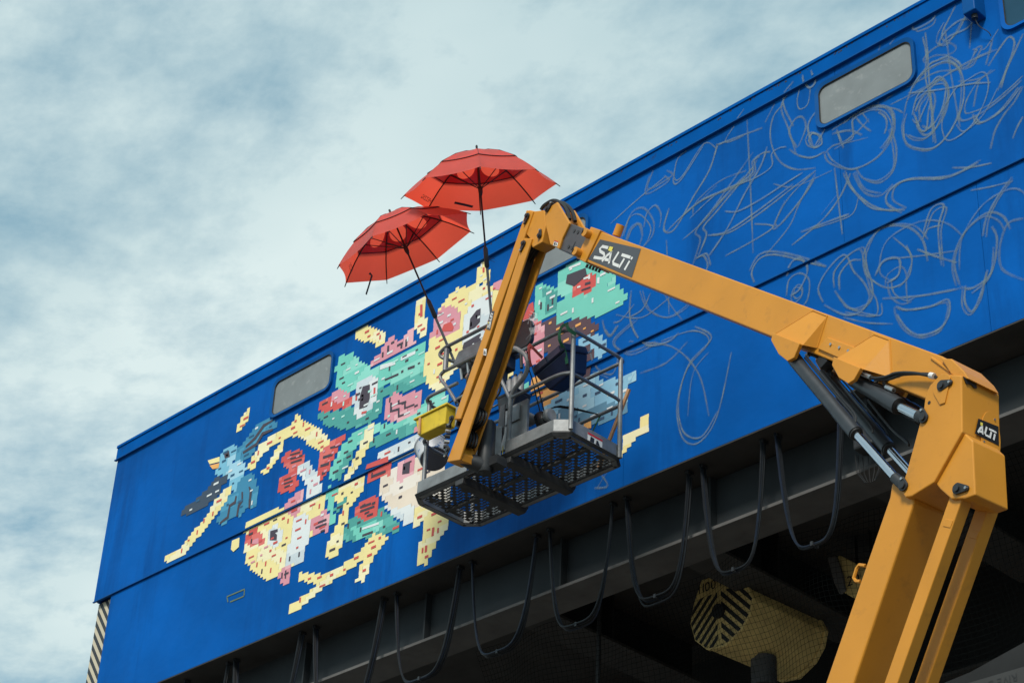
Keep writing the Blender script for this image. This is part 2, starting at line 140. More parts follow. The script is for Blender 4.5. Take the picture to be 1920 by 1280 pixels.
  ["painted_neck",[["T",[[-14.843,11.656],[-14.785,11.824],[-14.659,12.002],[-14.466,12.102],[-14.144,12.066],[-13.777,11.961],[-13.473,11.962],[-13.312,12.068],[-13.058,12.069],[-12.978,11.87],[-13.423,11.893],[-13.439,11.832],[-13.813,11.89],[-14.176,11.959],[-14.416,11.894],[-14.536,11.768],[-14.637,11.584]],[[-14.869,11.674],[-14.811,11.842],[-14.685,12.02],[-14.491,12.12],[-14.169,12.085],[-13.801,11.979],[-13.497,11.98],[-13.336,12.086],[-13.081,12.087],[-13.001,11.888],[-13.447,11.911],[-13.462,11.849],[-13.837,11.908],[-14.201,11.977],[-14.441,11.912],[-14.562,11.786],[-14.663,11.601]]],["TD",[[-14.201,11.798],[-14.195,11.932],[-13.903,11.907],[-13.418,11.841],[-13.384,11.711],[-13.82,11.758]],[[-14.226,11.816],[-14.22,11.95],[-13.927,11.925],[-13.442,11.858],[-13.407,11.729],[-13.844,11.776]]],["TD",[[-14.661,11.762],[-14.486,11.903],[-14.469,11.778],[-14.637,11.584],[-14.721,11.613]],[[-14.687,11.78],[-14.511,11.921],[-14.495,11.795],[-14.663,11.601],[-14.747,11.631]]],["Y",[[-14.577,11.562],[-14.405,11.805],[-14.258,12.075],[-14.136,12.098],[-14.141,11.945],[-14.241,11.762],[-14.358,11.619],[-14.463,11.555]],[[-14.603,11.58],[-14.43,11.823],[-14.283,12.093],[-14.161,12.116],[-14.165,11.963],[-14.266,11.78],[-14.383,11.636],[-14.488,11.573]]],["W",[[-14.049,11.641],[-14.011,11.694],[-13.49,11.701],[-13.452,11.538],[-13.861,11.539]],[[-14.073,11.659],[-14.035,11.712],[-13.513,11.719],[-13.475,11.555],[-13.885,11.557]]],["R",[[-14.216,11.56],[-14.201,11.612],[-13.867,11.592],[-13.859,11.522]],[[-14.241,11.577],[-14.225,11.63],[-13.891,11.609],[-13.883,11.539]]],["P",[[-13.491,11.718],[-13.487,11.783],[-13.413,11.789],[-13.406,11.719]],[[-13.515,11.736],[-13.511,11.801],[-13.437,11.806],[-13.43,11.737]]]],[["D",12],["W",12],["R",8]]],
  ["painted_red_figure",[["R",[[-15.056,11.835],[-15.028,12.051],[-14.863,12.129],[-14.656,12.148],[-14.601,12.084],[-14.664,12.038],[-14.747,11.965],[-14.819,11.819],[-14.878,11.737],[-14.938,11.673]],[[-15.082,11.853],[-15.055,12.069],[-14.889,12.148],[-14.682,12.166],[-14.627,12.102],[-14.69,12.056],[-14.773,11.983],[-14.845,11.837],[-14.904,11.755],[-14.964,11.691]]],["D",[[-14.85,12.038],[-14.854,12.063],[-14.723,12.042],[-14.719,12.013]],[[-14.876,12.056],[-14.88,12.081],[-14.749,12.061],[-14.745,12.031]]],["D",[[-14.96,11.956],[-14.96,11.988],[-14.798,11.966],[-14.799,11.935]],[[-14.987,11.974],[-14.987,12.006],[-14.824,11.984],[-14.825,11.953]]],["D",[[-14.989,11.863],[-14.989,11.894],[-14.846,11.877],[-14.846,11.842]],[[-15.016,11.881],[-15.015,11.912],[-14.872,11.895],[-14.872,11.86]]],["D",[[-14.95,11.754],[-14.95,11.789],[-14.889,11.784],[-14.889,11.75]],[[-14.976,11.772],[-14.977,11.807],[-14.915,11.802],[-14.915,11.767]]]],[["P",5]]],
  ["painted_bone",[["R",[[-15.69,12.22],[-15.64,12.273],[-15.444,12.257],[-15.29,12.13],[-15.287,11.99],[-15.399,11.975],[-15.381,11.857],[-15.327,11.756],[-15.438,11.74],[-15.635,11.767],[-15.704,11.833],[-15.708,11.973],[-15.553,11.974],[-15.547,12.056],[-15.652,12.108]],[[-15.718,12.239],[-15.668,12.291],[-15.471,12.275],[-15.316,12.148],[-15.314,12.008],[-15.426,11.993],[-15.408,11.875],[-15.354,11.773],[-15.466,11.757],[-15.662,11.785],[-15.731,11.85],[-15.735,11.991],[-15.58,11.992],[-15.574,12.074],[-15.68,12.126]]],["D",[[-15.56,12.212],[-15.555,12.23],[-15.378,12.204],[-15.374,12.181]],[[-15.588,12.231],[-15.583,12.249],[-15.405,12.223],[-15.401,12.199]]],["D",[[-15.543,12.155],[-15.539,12.176],[-15.331,12.148],[-15.326,12.121]],[[-15.571,12.174],[-15.566,12.195],[-15.357,12.166],[-15.353,12.139]]],["D",[[-15.527,12.099],[-15.522,12.12],[-15.334,12.099],[-15.33,12.072]],[[-15.554,12.117],[-15.549,12.138],[-15.361,12.117],[-15.357,12.091]]],["D",[[-15.613,11.918],[-15.612,11.937],[-15.488,11.929],[-15.484,11.905]],[[-15.641,11.935],[-15.64,11.955],[-15.515,11.947],[-15.511,11.923]]],["D",[[-15.605,11.87],[-15.605,11.889],[-15.453,11.877],[-15.449,11.854]],[[-15.633,11.888],[-15.632,11.907],[-15.48,11.895],[-15.476,11.872]]],["D",[[-15.59,11.82],[-15.589,11.842],[-15.492,11.836],[-15.488,11.812]],[[-15.617,11.838],[-15.617,11.86],[-15.519,11.854],[-15.516,11.83]]],["W",[[-15.42,11.982],[-15.368,12.019],[-15.196,12.012],[-15.079,11.86],[-14.963,11.709],[-14.915,11.503],[-15.183,11.555],[-15.163,11.671],[-15.26,11.815]],[[-15.447,12.0],[-15.395,12.037],[-15.222,12.03],[-15.105,11.878],[-14.99,11.727],[-14.941,11.52],[-15.209,11.573],[-15.189,11.688],[-15.287,11.832]]]],[["P",12]]],
  ["painted_fish",[["Y",[[-16.225,11.512],[-16.211,11.59],[-16.159,11.628],[-15.724,11.605],[-15.295,11.554],[-14.842,11.504],[-14.833,11.314],[-15.0,11.079],[-15.125,10.936],[-15.25,10.793],[-15.468,10.757],[-15.695,10.762],[-15.951,10.908],[-16.121,11.096],[-16.2,11.311]],[[-16.253,11.529],[-16.24,11.607],[-16.187,11.645],[-15.751,11.622],[-15.322,11.571],[-14.868,11.522],[-14.859,11.331],[-15.026,11.096],[-15.152,10.952],[-15.277,10.809],[-15.495,10.773],[-15.723,10.778],[-15.979,10.924],[-16.149,11.112],[-16.228,11.328]]],["W",[[-15.383,11.394],[-15.194,11.384],[-15.02,11.218],[-15.064,11.022],[-15.112,10.854],[-15.121,10.791],[-15.442,10.828],[-15.434,11.01],[-15.347,11.167]],[[-15.41,11.411],[-15.221,11.401],[-15.047,11.235],[-15.091,11.038],[-15.139,10.87],[-15.148,10.807],[-15.469,10.844],[-15.462,11.026],[-15.374,11.184]]],["P",[[-15.561,11.549],[-15.501,11.652],[-15.26,11.691],[-15.238,11.426],[-15.343,11.381]],[[-15.588,11.566],[-15.528,11.669],[-15.287,11.709],[-15.265,11.443],[-15.37,11.398]]],["R",[[-16.193,11.336],[-16.208,11.465],[-16.014,11.483],[-15.801,11.263],[-15.852,11.225],[-16.056,11.278]],[[-16.221,11.353],[-16.237,11.482],[-16.042,11.5],[-15.828,11.279],[-15.88,11.242],[-16.084,11.295]]],["P",[[-16.06,11.301],[-16.048,11.344],[-15.95,11.339],[-15.937,11.267]],[[-16.088,11.318],[-16.076,11.361],[-15.978,11.356],[-15.965,11.283]]],["W",[[-15.788,11.259],[-15.784,11.393],[-15.651,11.403],[-15.541,11.312],[-15.548,11.126],[-15.722,11.143]],[[-15.816,11.275],[-15.812,11.41],[-15.679,11.42],[-15.568,11.329],[-15.575,11.143],[-15.75,11.159]]],["D",[[-15.739,11.243],[-15.751,11.355],[-15.621,11.339],[-15.616,11.304],[-15.665,11.305],[-15.622,11.271],[-15.618,11.203]],[[-15.767,11.259],[-15.778,11.372],[-15.649,11.356],[-15.643,11.321],[-15.693,11.322],[-15.649,11.288],[-15.645,11.219]]],["P",[[-15.525,10.762],[-15.462,10.834],[-15.334,10.807],[-15.325,10.608],[-15.426,10.614]],[[-15.552,10.778],[-15.489,10.85],[-15.361,10.823],[-15.352,10.624],[-15.453,10.629]]],["D",[[-15.459,10.702],[-15.462,10.768],[-15.44,10.767],[-15.435,10.695]],[[-15.486,10.718],[-15.49,10.784],[-15.467,10.782],[-15.462,10.71]]],["D",[[-15.396,10.682],[-15.404,10.776],[-15.381,10.774],[-15.373,10.675]],[[-15.423,10.698],[-15.431,10.792],[-15.408,10.79],[-15.4,10.691]]],["P",[[-15.035,11.117],[-15.029,11.274],[-14.812,11.294],[-14.714,11.168],[-14.755,11.025],[-14.957,11.039]],[[-15.061,11.134],[-15.055,11.291],[-14.837,11.311],[-14.74,11.185],[-14.781,11.041],[-14.983,11.055]]],["D",[[-14.969,11.169],[-14.969,11.193],[-14.789,11.186],[-14.785,11.158]],[[-14.995,11.186],[-14.995,11.21],[-14.815,11.202],[-14.811,11.174]]],["D",[[-14.962,11.119],[-14.961,11.143],[-14.781,11.133],[-14.777,11.105]],[[-14.988,11.136],[-14.988,11.16],[-14.807,11.15],[-14.803,11.122]]],["D",[[-14.867,11.049],[-14.866,11.067],[-14.797,11.065],[-14.794,11.043]],[[-14.893,11.065],[-14.892,11.083],[-14.823,11.081],[-14.82,11.059]]]],[["R",26],["D",8],["P",10],["W",8]]],
  ["painted_stem",[["T",[[-14.818,11.389],[-14.834,11.582],[-14.662,11.522],[-14.642,11.382],[-14.699,11.269],[-14.6,11.078],[-14.706,11.061],[-14.771,11.267]],[[-14.844,11.406],[-14.86,11.6],[-14.687,11.539],[-14.668,11.399],[-14.725,11.285],[-14.626,11.094],[-14.732,11.077],[-14.797,11.284]]],["TD",[[-14.642,11.382],[-14.506,11.44],[-14.484,11.274],[-14.582,11.202],[-14.676,11.234]],[[-14.668,11.399],[-14.531,11.458],[-14.509,11.291],[-14.607,11.219],[-14.702,11.251]]],["TD",[[-14.524,10.909],[-14.384,11.057],[-13.89,11.005],[-13.587,10.713],[-13.596,10.64],[-13.958,10.71],[-14.311,10.762],[-14.498,10.849]],[[-14.549,10.925],[-14.409,11.073],[-13.915,11.022],[-13.611,10.728],[-13.62,10.656],[-13.983,10.726],[-14.336,10.778],[-14.524,10.865]]],["T",[[-14.366,10.922],[-14.085,10.905],[-13.838,10.847],[-13.961,10.736],[-14.239,10.752]],[[-14.392,10.938],[-14.11,10.921],[-13.862,10.863],[-13.986,10.752],[-14.264,10.767]]],["W",[[-14.182,10.848],[-14.178,10.872],[-13.924,10.851],[-13.921,10.824]],[[-14.207,10.864],[-14.203,10.888],[-13.948,10.867],[-13.945,10.84]]],["D",[[-14.172,10.768],[-14.168,10.792],[-14.008,10.782],[-14.005,10.756]],[[-14.197,10.784],[-14.193,10.808],[-14.033,10.798],[-14.029,10.772]]],["Y",[[-14.678,11.381],[-14.623,11.508],[-14.209,11.481],[-14.208,11.336],[-14.402,11.193],[-14.477,10.958],[-14.515,10.713],[-14.615,10.669],[-14.731,10.732],[-14.732,10.861],[-14.597,11.05],[-14.491,11.329],[-14.631,11.298]],[[-14.704,11.398],[-14.649,11.526],[-14.233,11.498],[-14.233,11.353],[-14.427,11.21],[-14.503,10.975],[-14.541,10.729],[-14.641,10.685],[-14.757,10.747],[-14.758,10.877],[-14.622,11.067],[-14.517,11.346],[-14.656,11.315]]],["R",[[-14.336,11.093],[-14.28,11.204],[-14.016,11.196],[-13.949,11.064],[-13.984,10.922],[-14.195,10.955]],[[-14.361,11.109],[-14.305,11.22],[-14.041,11.213],[-13.973,11.08],[-14.008,10.938],[-14.22,10.971]]],["D",[[-14.251,11.116],[-14.247,11.14],[-14.078,11.129],[-14.074,11.102]],[[-14.276,11.132],[-14.272,11.157],[-14.102,11.145],[-14.099,11.118]]],["D",[[-14.245,11.067],[-14.241,11.091],[-14.019,11.075],[-14.016,11.048]],[[-14.27,11.083],[-14.266,11.108],[-14.044,11.092],[-14.041,11.065]]],["D",[[-14.128,10.976],[-14.124,11.0],[-14.034,10.995],[-14.031,10.968]],[[-14.153,10.992],[-14.149,11.017],[-14.058,11.012],[-14.055,10.985]]]],[["D",14],["R",18],["W",12]]],
  ["painted_cream_face",[["C",[[-13.971,11.253],[-13.954,11.404],[-13.393,11.422],[-13.116,11.308],[-12.928,11.038],[-12.836,10.706],[-12.992,10.661],[-13.331,10.801],[-13.486,10.704],[-13.785,10.982],[-13.922,11.132]],[[-13.996,11.27],[-13.979,11.421],[-13.416,11.44],[-13.139,11.325],[-12.951,11.054],[-12.858,10.722],[-13.015,10.677],[-13.354,10.817],[-13.51,10.72],[-13.809,10.999],[-13.947,11.149]]],["W",[[-13.856,11.007],[-13.642,10.908],[-13.404,10.877],[-13.352,10.684],[-13.482,10.665],[-13.7,10.826]],[[-13.881,11.023],[-13.665,10.924],[-13.428,10.893],[-13.375,10.699],[-13.506,10.681],[-13.724,10.842]]],["W",[[-14.05,11.623],[-14.041,11.7],[-13.622,11.677],[-13.42,11.694],[-13.298,11.478],[-13.807,11.482]],[[-14.074,11.64],[-14.066,11.717],[-13.646,11.695],[-13.443,11.711],[-13.321,11.496],[-13.832,11.499]]],["R",[[-14.187,11.394],[-14.19,11.527],[-13.818,11.512],[-13.813,11.353]],[[-14.212,11.411],[-14.214,11.545],[-13.842,11.529],[-13.838,11.37]]],["D",[[-14.113,11.421],[-14.11,11.451],[-13.889,11.438],[-13.885,11.405]],[[-14.138,11.438],[-14.135,11.468],[-13.913,11.455],[-13.909,11.422]]],["P",[[-13.732,11.273],[-13.685,11.464],[-13.464,11.462],[-13.457,11.226],[-13.64,11.209]],[[-13.757,11.289],[-13.709,11.481],[-13.488,11.479],[-13.48,11.243],[-13.664,11.226]]],["D",[[-13.622,11.29],[-13.621,11.409],[-13.512,11.406],[-13.511,11.266]],[[-13.646,11.307],[-13.645,11.426],[-13.536,11.423],[-13.535,11.283]]],["W",[[-13.606,11.331],[-13.607,11.37],[-13.583,11.37],[-13.582,11.328]],[[-13.63,11.348],[-13.631,11.387],[-13.607,11.387],[-13.606,11.345]]]],[["D",12],["R",5]]],
  ["painted_legs",[["Y",[[-13.403,10.601],[-13.4,10.838],[-13.165,10.782],[-12.871,10.559],[-12.889,10.406],[-13.012,10.35],[-13.135,10.136],[-13.315,10.156],[-13.282,10.316],[-13.237,10.522],[-13.219,10.664],[-13.31,10.595]],[[-13.426,10.617],[-13.424,10.854],[-13.188,10.798],[-12.893,10.574],[-12.912,10.422],[-13.034,10.365],[-13.158,10.151],[-13.338,10.171],[-13.305,10.331],[-13.261,10.537],[-13.242,10.68],[-13.333,10.611]]],["R",[[-13.104,10.417],[-13.101,10.513],[-13.068,10.51],[-13.072,10.418]],[[-13.127,10.432],[-13.124,10.529],[-13.091,10.525],[-13.095,10.434]]],["R",[[-13.187,10.273],[-13.188,10.346],[-13.155,10.343],[-13.155,10.27]],[[-13.21,10.288],[-13.211,10.362],[-13.178,10.358],[-13.178,10.285]]]],[["R",9],["W",3]]],
  ["painted_branch",[["Y",[[-15.295,10.266],[-15.25,10.329],[-14.97,10.397],[-14.831,10.431],[-14.986,10.504],[-15.184,10.604],[-15.175,10.666],[-15.045,10.651],[-14.849,10.551],[-14.49,10.527],[-14.154,10.622],[-13.995,10.735],[-13.785,10.678],[-13.776,10.6],[-13.966,10.486],[-14.017,10.353],[-14.072,10.247],[-14.204,10.263],[-14.178,10.404],[-14.105,10.506],[-14.373,10.44],[-14.682,10.385],[-14.954,10.291],[-15.161,10.226]],[[-15.322,10.281],[-15.277,10.344],[-14.996,10.412],[-14.857,10.446],[-15.012,10.519],[-15.21,10.619],[-15.202,10.681],[-15.071,10.666],[-14.875,10.566],[-14.515,10.543],[-14.178,10.638],[-14.02,10.751],[-13.809,10.694],[-13.8,10.615],[-13.99,10.502],[-14.042,10.369],[-14.097,10.262],[-14.229,10.278],[-14.203,10.419],[-14.129,10.521],[-14.398,10.455],[-14.707,10.4],[-14.98,10.306],[-15.187,10.241]]]],[["R",22],["W",10]]],
  ["painted_yellow_face",[["Y",[[-13.425,12.414],[-13.393,12.644],[-13.335,12.829],[-13.254,13.13],[-13.151,13.192],[-12.985,13.279],[-12.7,13.186],[-12.441,13.07],[-12.275,13.065],[-12.235,12.43],[-12.678,12.347],[-12.96,12.226],[-13.076,12.104],[-13.203,12.104],[-13.32,12.218]],[[-13.449,12.433],[-13.417,12.663],[-13.358,12.848],[-13.277,13.15],[-13.174,13.212],[-13.008,13.299],[-12.723,13.206],[-12.463,13.089],[-12.297,13.085],[-12.256,12.449],[-12.701,12.366],[-12.983,12.244],[-13.099,12.122],[-13.226,12.122],[-13.344,12.236]]],["P",[[-13.345,12.815],[-13.314,13.067],[-13.167,13.127],[-12.989,13.067],[-12.864,12.837],[-12.919,12.739],[-13.133,12.743]],[[-13.368,12.835],[-13.337,13.087],[-13.19,13.148],[-13.012,13.087],[-12.886,12.857],[-12.942,12.759],[-13.156,12.763]]],["R",[[-13.182,12.817],[-13.146,12.889],[-13.037,12.877],[-12.987,12.786],[-13.005,12.75]],[[-13.205,12.836],[-13.169,12.908],[-13.06,12.897],[-13.009,12.805],[-13.028,12.769]]],["W",[[-12.868,12.631],[-12.808,12.935],[-12.665,12.995],[-12.435,12.98],[-12.36,12.484],[-12.602,12.434],[-12.816,12.506]],[[-12.891,12.65],[-12.83,12.955],[-12.687,13.014],[-12.456,12.999],[-12.382,12.502],[-12.625,12.452],[-12.838,12.525]]],["D",[[-12.748,12.649],[-12.744,12.785],[-12.654,12.85],[-12.592,12.849],[-12.59,12.684],[-12.66,12.646]],[[-12.77,12.668],[-12.766,12.805],[-12.676,12.87],[-12.614,12.869],[-12.612,12.704],[-12.682,12.665]]],["W",[[-12.734,12.686],[-12.734,12.738],[-12.713,12.737],[-12.708,12.684]],[[-12.756,12.705],[-12.756,12.757],[-12.735,12.757],[-12.731,12.703]]],["W",[[-12.658,12.757],[-12.658,12.792],[-12.637,12.791],[-12.634,12.752]],[[-12.68,12.776],[-12.68,12.811],[-12.659,12.811],[-12.657,12.771]]],["D",[[-12.833,12.462],[-12.817,12.524],[-12.569,12.538],[-12.559,12.398],[-12.678,12.347]],[[-12.856,12.481],[-12.84,12.543],[-12.591,12.557],[-12.581,12.417],[-12.701,12.366]]],["P",[[-12.426,13.011],[-12.421,13.078],[-12.297,13.074],[-12.308,12.941]],[[-12.448,13.031],[-12.442,13.098],[-12.318,13.094],[-12.33,12.96]]]],[["R",22],["W",14]]],
  ["painted_yellow_leg",[["Y",[[-12.21,12.037],[-12.072,12.046],[-12.061,11.861],[-12.135,11.794],[-12.237,11.835]],[[-12.231,12.055],[-12.093,12.064],[-12.082,11.879],[-12.157,11.811],[-12.258,11.852]]]],[["R",3]]],
  ["painted_pink_body",[["P",[[-11.999,12.33],[-11.937,12.47],[-11.775,12.383],[-11.648,12.246],[-11.632,11.913],[-11.687,11.774],[-11.966,11.92],[-11.972,12.021]],[[-12.02,12.348],[-11.958,12.489],[-11.796,12.402],[-11.668,12.264],[-11.653,11.931],[-11.708,11.792],[-11.987,11.938],[-11.993,12.039]]],["R",[[-11.965,12.432],[-11.884,12.582],[-11.825,12.589],[-11.803,12.462],[-11.875,12.418]],[[-11.986,12.451],[-11.905,12.601],[-11.846,12.609],[-11.824,12.481],[-11.896,12.437]]],["D",[[-11.893,12.384],[-11.796,12.484],[-11.792,12.399]],[[-11.914,12.403],[-11.817,12.503],[-11.812,12.418]]]],[["R",4],["W",4]]],
  ["painted_patch",[["P",[[-12.033,11.401],[-11.981,11.508],[-11.827,11.511],[-11.822,11.414],[-11.935,11.379]],[[-12.054,11.418],[-12.002,11.525],[-11.848,11.528],[-11.843,11.431],[-11.956,11.396]]],["T",[[-12.028,11.32],[-12.015,11.426],[-11.858,11.364],[-11.889,11.235]],[[-12.049,11.337],[-12.036,11.443],[-11.878,11.381],[-11.91,11.252]]],["T",[[-12.047,11.629],[-11.951,11.656],[-11.836,11.674],[-11.83,11.559],[-11.946,11.574]],[[-12.068,11.647],[-11.972,11.673],[-11.856,11.691],[-11.85,11.577],[-11.967,11.591]]]],[]],
  ["painted_orange_patch",[["O",[[-11.831,11.592],[-11.818,11.698],[-11.643,11.66],[-11.331,11.377],[-11.347,11.321],[-11.513,11.277],[-11.627,11.306],[-11.65,11.41],[-11.77,11.52]],[[-11.852,11.609],[-11.838,11.716],[-11.664,11.678],[-11.351,11.394],[-11.367,11.338],[-11.533,11.294],[-11.647,11.323],[-11.671,11.427],[-11.791,11.537]]]],[["R",6],["W",6]]],
  ["painted_teal_body",[["T",[[-11.825,12.589],[-11.776,12.788],[-11.654,12.716],[-11.483,12.572],[-11.483,12.339],[-11.753,12.324],[-11.794,12.375]],[[-11.846,12.609],[-11.797,12.807],[-11.675,12.735],[-11.503,12.591],[-11.503,12.358],[-11.773,12.342],[-11.815,12.394]]],["TD",[[-11.667,12.353],[-11.677,12.692],[-11.492,12.559],[-11.491,12.351]],[[-11.687,12.372],[-11.697,12.711],[-11.512,12.578],[-11.511,12.37]]],["D",[[-11.724,12.453],[-11.724,12.536],[-11.699,12.534],[-11.698,12.45]],[[-11.745,12.472],[-11.745,12.556],[-11.719,12.553],[-11.719,12.469]]],["D",[[-11.624,12.392],[-11.623,12.467],[-11.6,12.465],[-11.6,12.39]],[[-11.644,12.411],[-11.644,12.486],[-11.62,12.484],[-11.621,12.409]]],["D",[[-11.564,12.441],[-11.564,12.524],[-11.54,12.522],[-11.541,12.439]],[[-11.584,12.46],[-11.584,12.543],[-11.561,12.541],[-11.561,12.458]]]],[["W",7],["D",3]]],
  ["painted_brown_body",[["BR",[[-11.693,12.298],[-11.538,12.297],[-11.379,12.13],[-11.228,12.13],[-11.096,12.106],[-10.934,11.939],[-10.959,11.822],[-11.221,11.933],[-11.292,11.835],[-11.635,11.898],[-11.645,12.179]],[[-11.714,12.317],[-11.559,12.316],[-11.399,12.148],[-11.247,12.148],[-11.115,12.124],[-10.953,11.957],[-10.978,11.84],[-11.241,11.951],[-11.312,11.853],[-11.656,11.916],[-11.665,12.197]]]],[["O",9]]],
  ["painted_teal_head",[["T",[[-11.49,12.525],[-11.483,12.807],[-11.31,12.829],[-11.156,12.809],[-10.923,12.585],[-10.735,12.416],[-10.676,12.244],[-10.548,12.106],[-10.583,12.042],[-10.927,12.016],[-11.209,12.138],[-11.515,12.197],[-11.513,12.369],[-11.448,12.44],[-11.238,12.413],[-11.411,12.456]],[[-11.51,12.544],[-11.503,12.827],[-11.329,12.849],[-11.175,12.828],[-10.942,12.604],[-10.753,12.435],[-10.695,12.262],[-10.566,12.124],[-10.601,12.06],[-10.946,12.034],[-11.229,12.157],[-11.535,12.215],[-11.533,12.387],[-11.468,12.459],[-11.257,12.431],[-11.431,12.475]]],["D",[[-11.378,12.608],[-11.363,12.702],[-11.114,12.672],[-11.092,12.579],[-11.26,12.522]],[[-11.398,12.628],[-11.382,12.721],[-11.133,12.691],[-11.111,12.598],[-11.28,12.541]]],["R",[[-11.275,12.396],[-11.261,12.539],[-11.092,12.596],[-10.978,12.527],[-11.001,12.357],[-11.161,12.379]],[[-11.295,12.415],[-11.281,12.558],[-11.112,12.615],[-10.997,12.546],[-11.02,12.375],[-11.18,12.397]]],["D",[[-11.162,12.42],[-11.159,12.44],[-11.04,12.423],[-11.04,12.402]],[[-11.182,12.439],[-11.179,12.459],[-11.06,12.442],[-11.059,12.42]]],["D",[[-11.117,12.469],[-11.114,12.496],[-11.042,12.482],[-11.041,12.453]],[[-11.136,12.488],[-11.133,12.515],[-11.061,12.501],[-11.061,12.472]]],["W",[[-11.346,12.762],[-11.343,12.785],[-11.183,12.771],[-11.182,12.74]],[[-11.365,12.781],[-11.363,12.805],[-11.203,12.79],[-11.202,12.76]]],["W",[[-10.956,12.418],[-10.952,12.482],[-10.921,12.476],[-10.924,12.401]],[[-10.975,12.437],[-10.972,12.501],[-10.94,12.495],[-10.943,12.419]]],["W",[[-11.138,12.542],[-11.135,12.565],[-11.069,12.555],[-11.068,12.531]],[[-11.157,12.561],[-11.154,12.584],[-11.088,12.574],[-11.087,12.55]]],["W",[[-11.221,12.48],[-11.22,12.501],[-11.174,12.493],[-11.175,12.471]],[[-11.241,12.499],[-11.239,12.52],[-11.194,12.512],[-11.195,12.49]]]],[["W",8]]],
  ["painted_blue_creature",[["SB",[[-11.19,11.587],[-11.182,11.885],[-10.904,11.831],[-10.829,11.72],[-10.843,11.554]],[[-11.21,11.604],[-11.202,11.903],[-10.923,11.849],[-10.848,11.738],[-10.862,11.571]]],["BR",[[-11.191,11.603],[-11.178,11.756],[-11.048,11.757],[-10.954,11.663],[-10.97,11.575]],[[-11.211,11.62],[-11.197,11.773],[-11.068,11.775],[-10.974,11.68],[-10.989,11.592]]],["W",[[-11.147,11.68],[-11.147,11.719],[-11.088,11.715],[-11.088,11.671]],[[-11.167,11.697],[-11.166,11.737],[-11.107,11.733],[-11.108,11.688]]],["BR",[[-11.166,11.421],[-11.151,11.524],[-11.005,11.511],[-11.02,11.408]],[[-11.186,11.438],[-11.171,11.541],[-11.024,11.528],[-11.039,11.425]]],["SB",[[-11.619,11.148],[-11.626,11.29],[-11.405,11.375],[-11.149,11.445],[-10.894,11.419],[-10.872,11.287],[-10.64,11.24],[-10.43,11.215],[-10.463,11.123],[-10.55,11.098],[-10.547,10.871],[-10.811,10.944],[-11.06,10.934]],[[-11.639,11.164],[-11.646,11.307],[-11.425,11.392],[-11.168,11.462],[-10.913,11.436],[-10.891,11.304],[-10.659,11.256],[-10.448,11.232],[-10.482,11.14],[-10.569,11.114],[-10.565,10.888],[-10.829,10.96],[-11.079,10.95]]],["DB",[[-11.504,11.073],[-11.47,11.152],[-11.398,11.202],[-11.249,11.175],[-11.136,11.054],[-10.813,11.035],[-10.547,10.916],[-10.563,10.818],[-10.879,10.835],[-11.24,10.927]],[[-11.524,11.089],[-11.49,11.169],[-11.418,11.218],[-11.269,11.192],[-11.155,11.071],[-10.832,11.051],[-10.566,10.933],[-10.582,10.834],[-10.898,10.851],[-11.26,10.943]]],["O",[[-11.094,10.872],[-11.068,10.922],[-10.987,10.906],[-10.985,10.83]],[[-11.113,10.888],[-11.088,10.938],[-11.007,10.923],[-11.004,10.846]]]],[["NB",14],["W",10]]],
  ["painted_step",[["Y",[[-10.64,10.373],[-10.567,10.603],[-10.386,10.618],[-10.387,10.701],[-10.272,10.723],[-10.284,10.546],[-10.436,10.516],[-10.538,10.423]],[[-10.659,10.388],[-10.585,10.619],[-10.405,10.634],[-10.405,10.717],[-10.29,10.739],[-10.302,10.562],[-10.455,10.532],[-10.556,10.438]]]],[]],
 ],
 'chalk':[
  [[-7.381,12.525],[-7.413,12.416],[-7.38,12.223],[-7.248,12.092],[-7.112,12.046],[-6.954,12.134],[-6.847,12.298],[-6.803,12.523],[-6.809,12.715],[-6.902,12.845],[-7.017,12.885],[-7.161,12.864],[-7.277,12.775],[-7.346,12.659],[-7.386,12.528]],
  [[-7.383,12.337],[-7.308,12.235],[-7.194,12.187],[-7.072,12.246],[-6.963,12.423],[-6.926,12.579],[-6.963,12.688],[-7.052,12.751]],
  [[-7.266,12.463],[-7.253,12.33],[-7.191,12.223],[-7.096,12.234],[-6.996,12.317],[-6.936,12.471],[-6.935,12.609],[-6.997,12.707],[-7.105,12.679],[-7.205,12.62],[-7.262,12.511]],
  [[-7.217,12.336],[-7.139,12.282],[-7.091,12.431],[-7.064,12.542],[-7.086,12.63],[-7.16,12.595],[-7.225,12.529],[-7.225,12.378]],
  [[-6.789,12.679],[-6.836,12.795],[-6.921,12.895],[-7.036,12.935],[-7.134,12.913],[-7.236,12.829]],
  [[-7.128,12.975],[-7.136,13.031],[-7.036,13.078],[-6.906,13.067],[-6.83,12.997],[-6.823,12.941],[-6.894,12.931],[-7.031,12.997],[-7.115,12.993]],
  [[-6.78,13.412],[-6.861,13.303],[-6.929,13.211],[-6.936,13.124],[-6.881,13.079],[-6.783,13.125],[-6.702,13.233],[-6.642,13.368]],
  [[-7.19,13.406],[-7.17,13.354],[-7.026,13.335],[-6.985,13.39]],
  [[-7.101,13.301],[-7.096,13.074],[-7.105,12.82],[-7.103,12.563],[-7.101,12.311],[-7.097,12.087]],
  [[-6.581,13.278],[-6.641,13.132],[-6.689,12.876]],
  [[-7.589,13.373],[-7.566,13.44]],
  [[-7.392,13.43],[-7.47,13.378]],
  [[-7.568,12.794],[-7.43,12.834],[-7.261,12.818],[-7.023,12.812],[-6.82,12.722],[-6.681,12.718],[-6.597,12.759]],
  [[-7.511,12.724],[-7.341,12.721],[-7.03,12.726],[-6.736,12.75],[-6.474,12.738]],
  [[-6.657,12.793],[-6.623,12.844],[-6.573,12.827],[-6.62,12.759],[-6.673,12.688],[-6.787,12.703]],
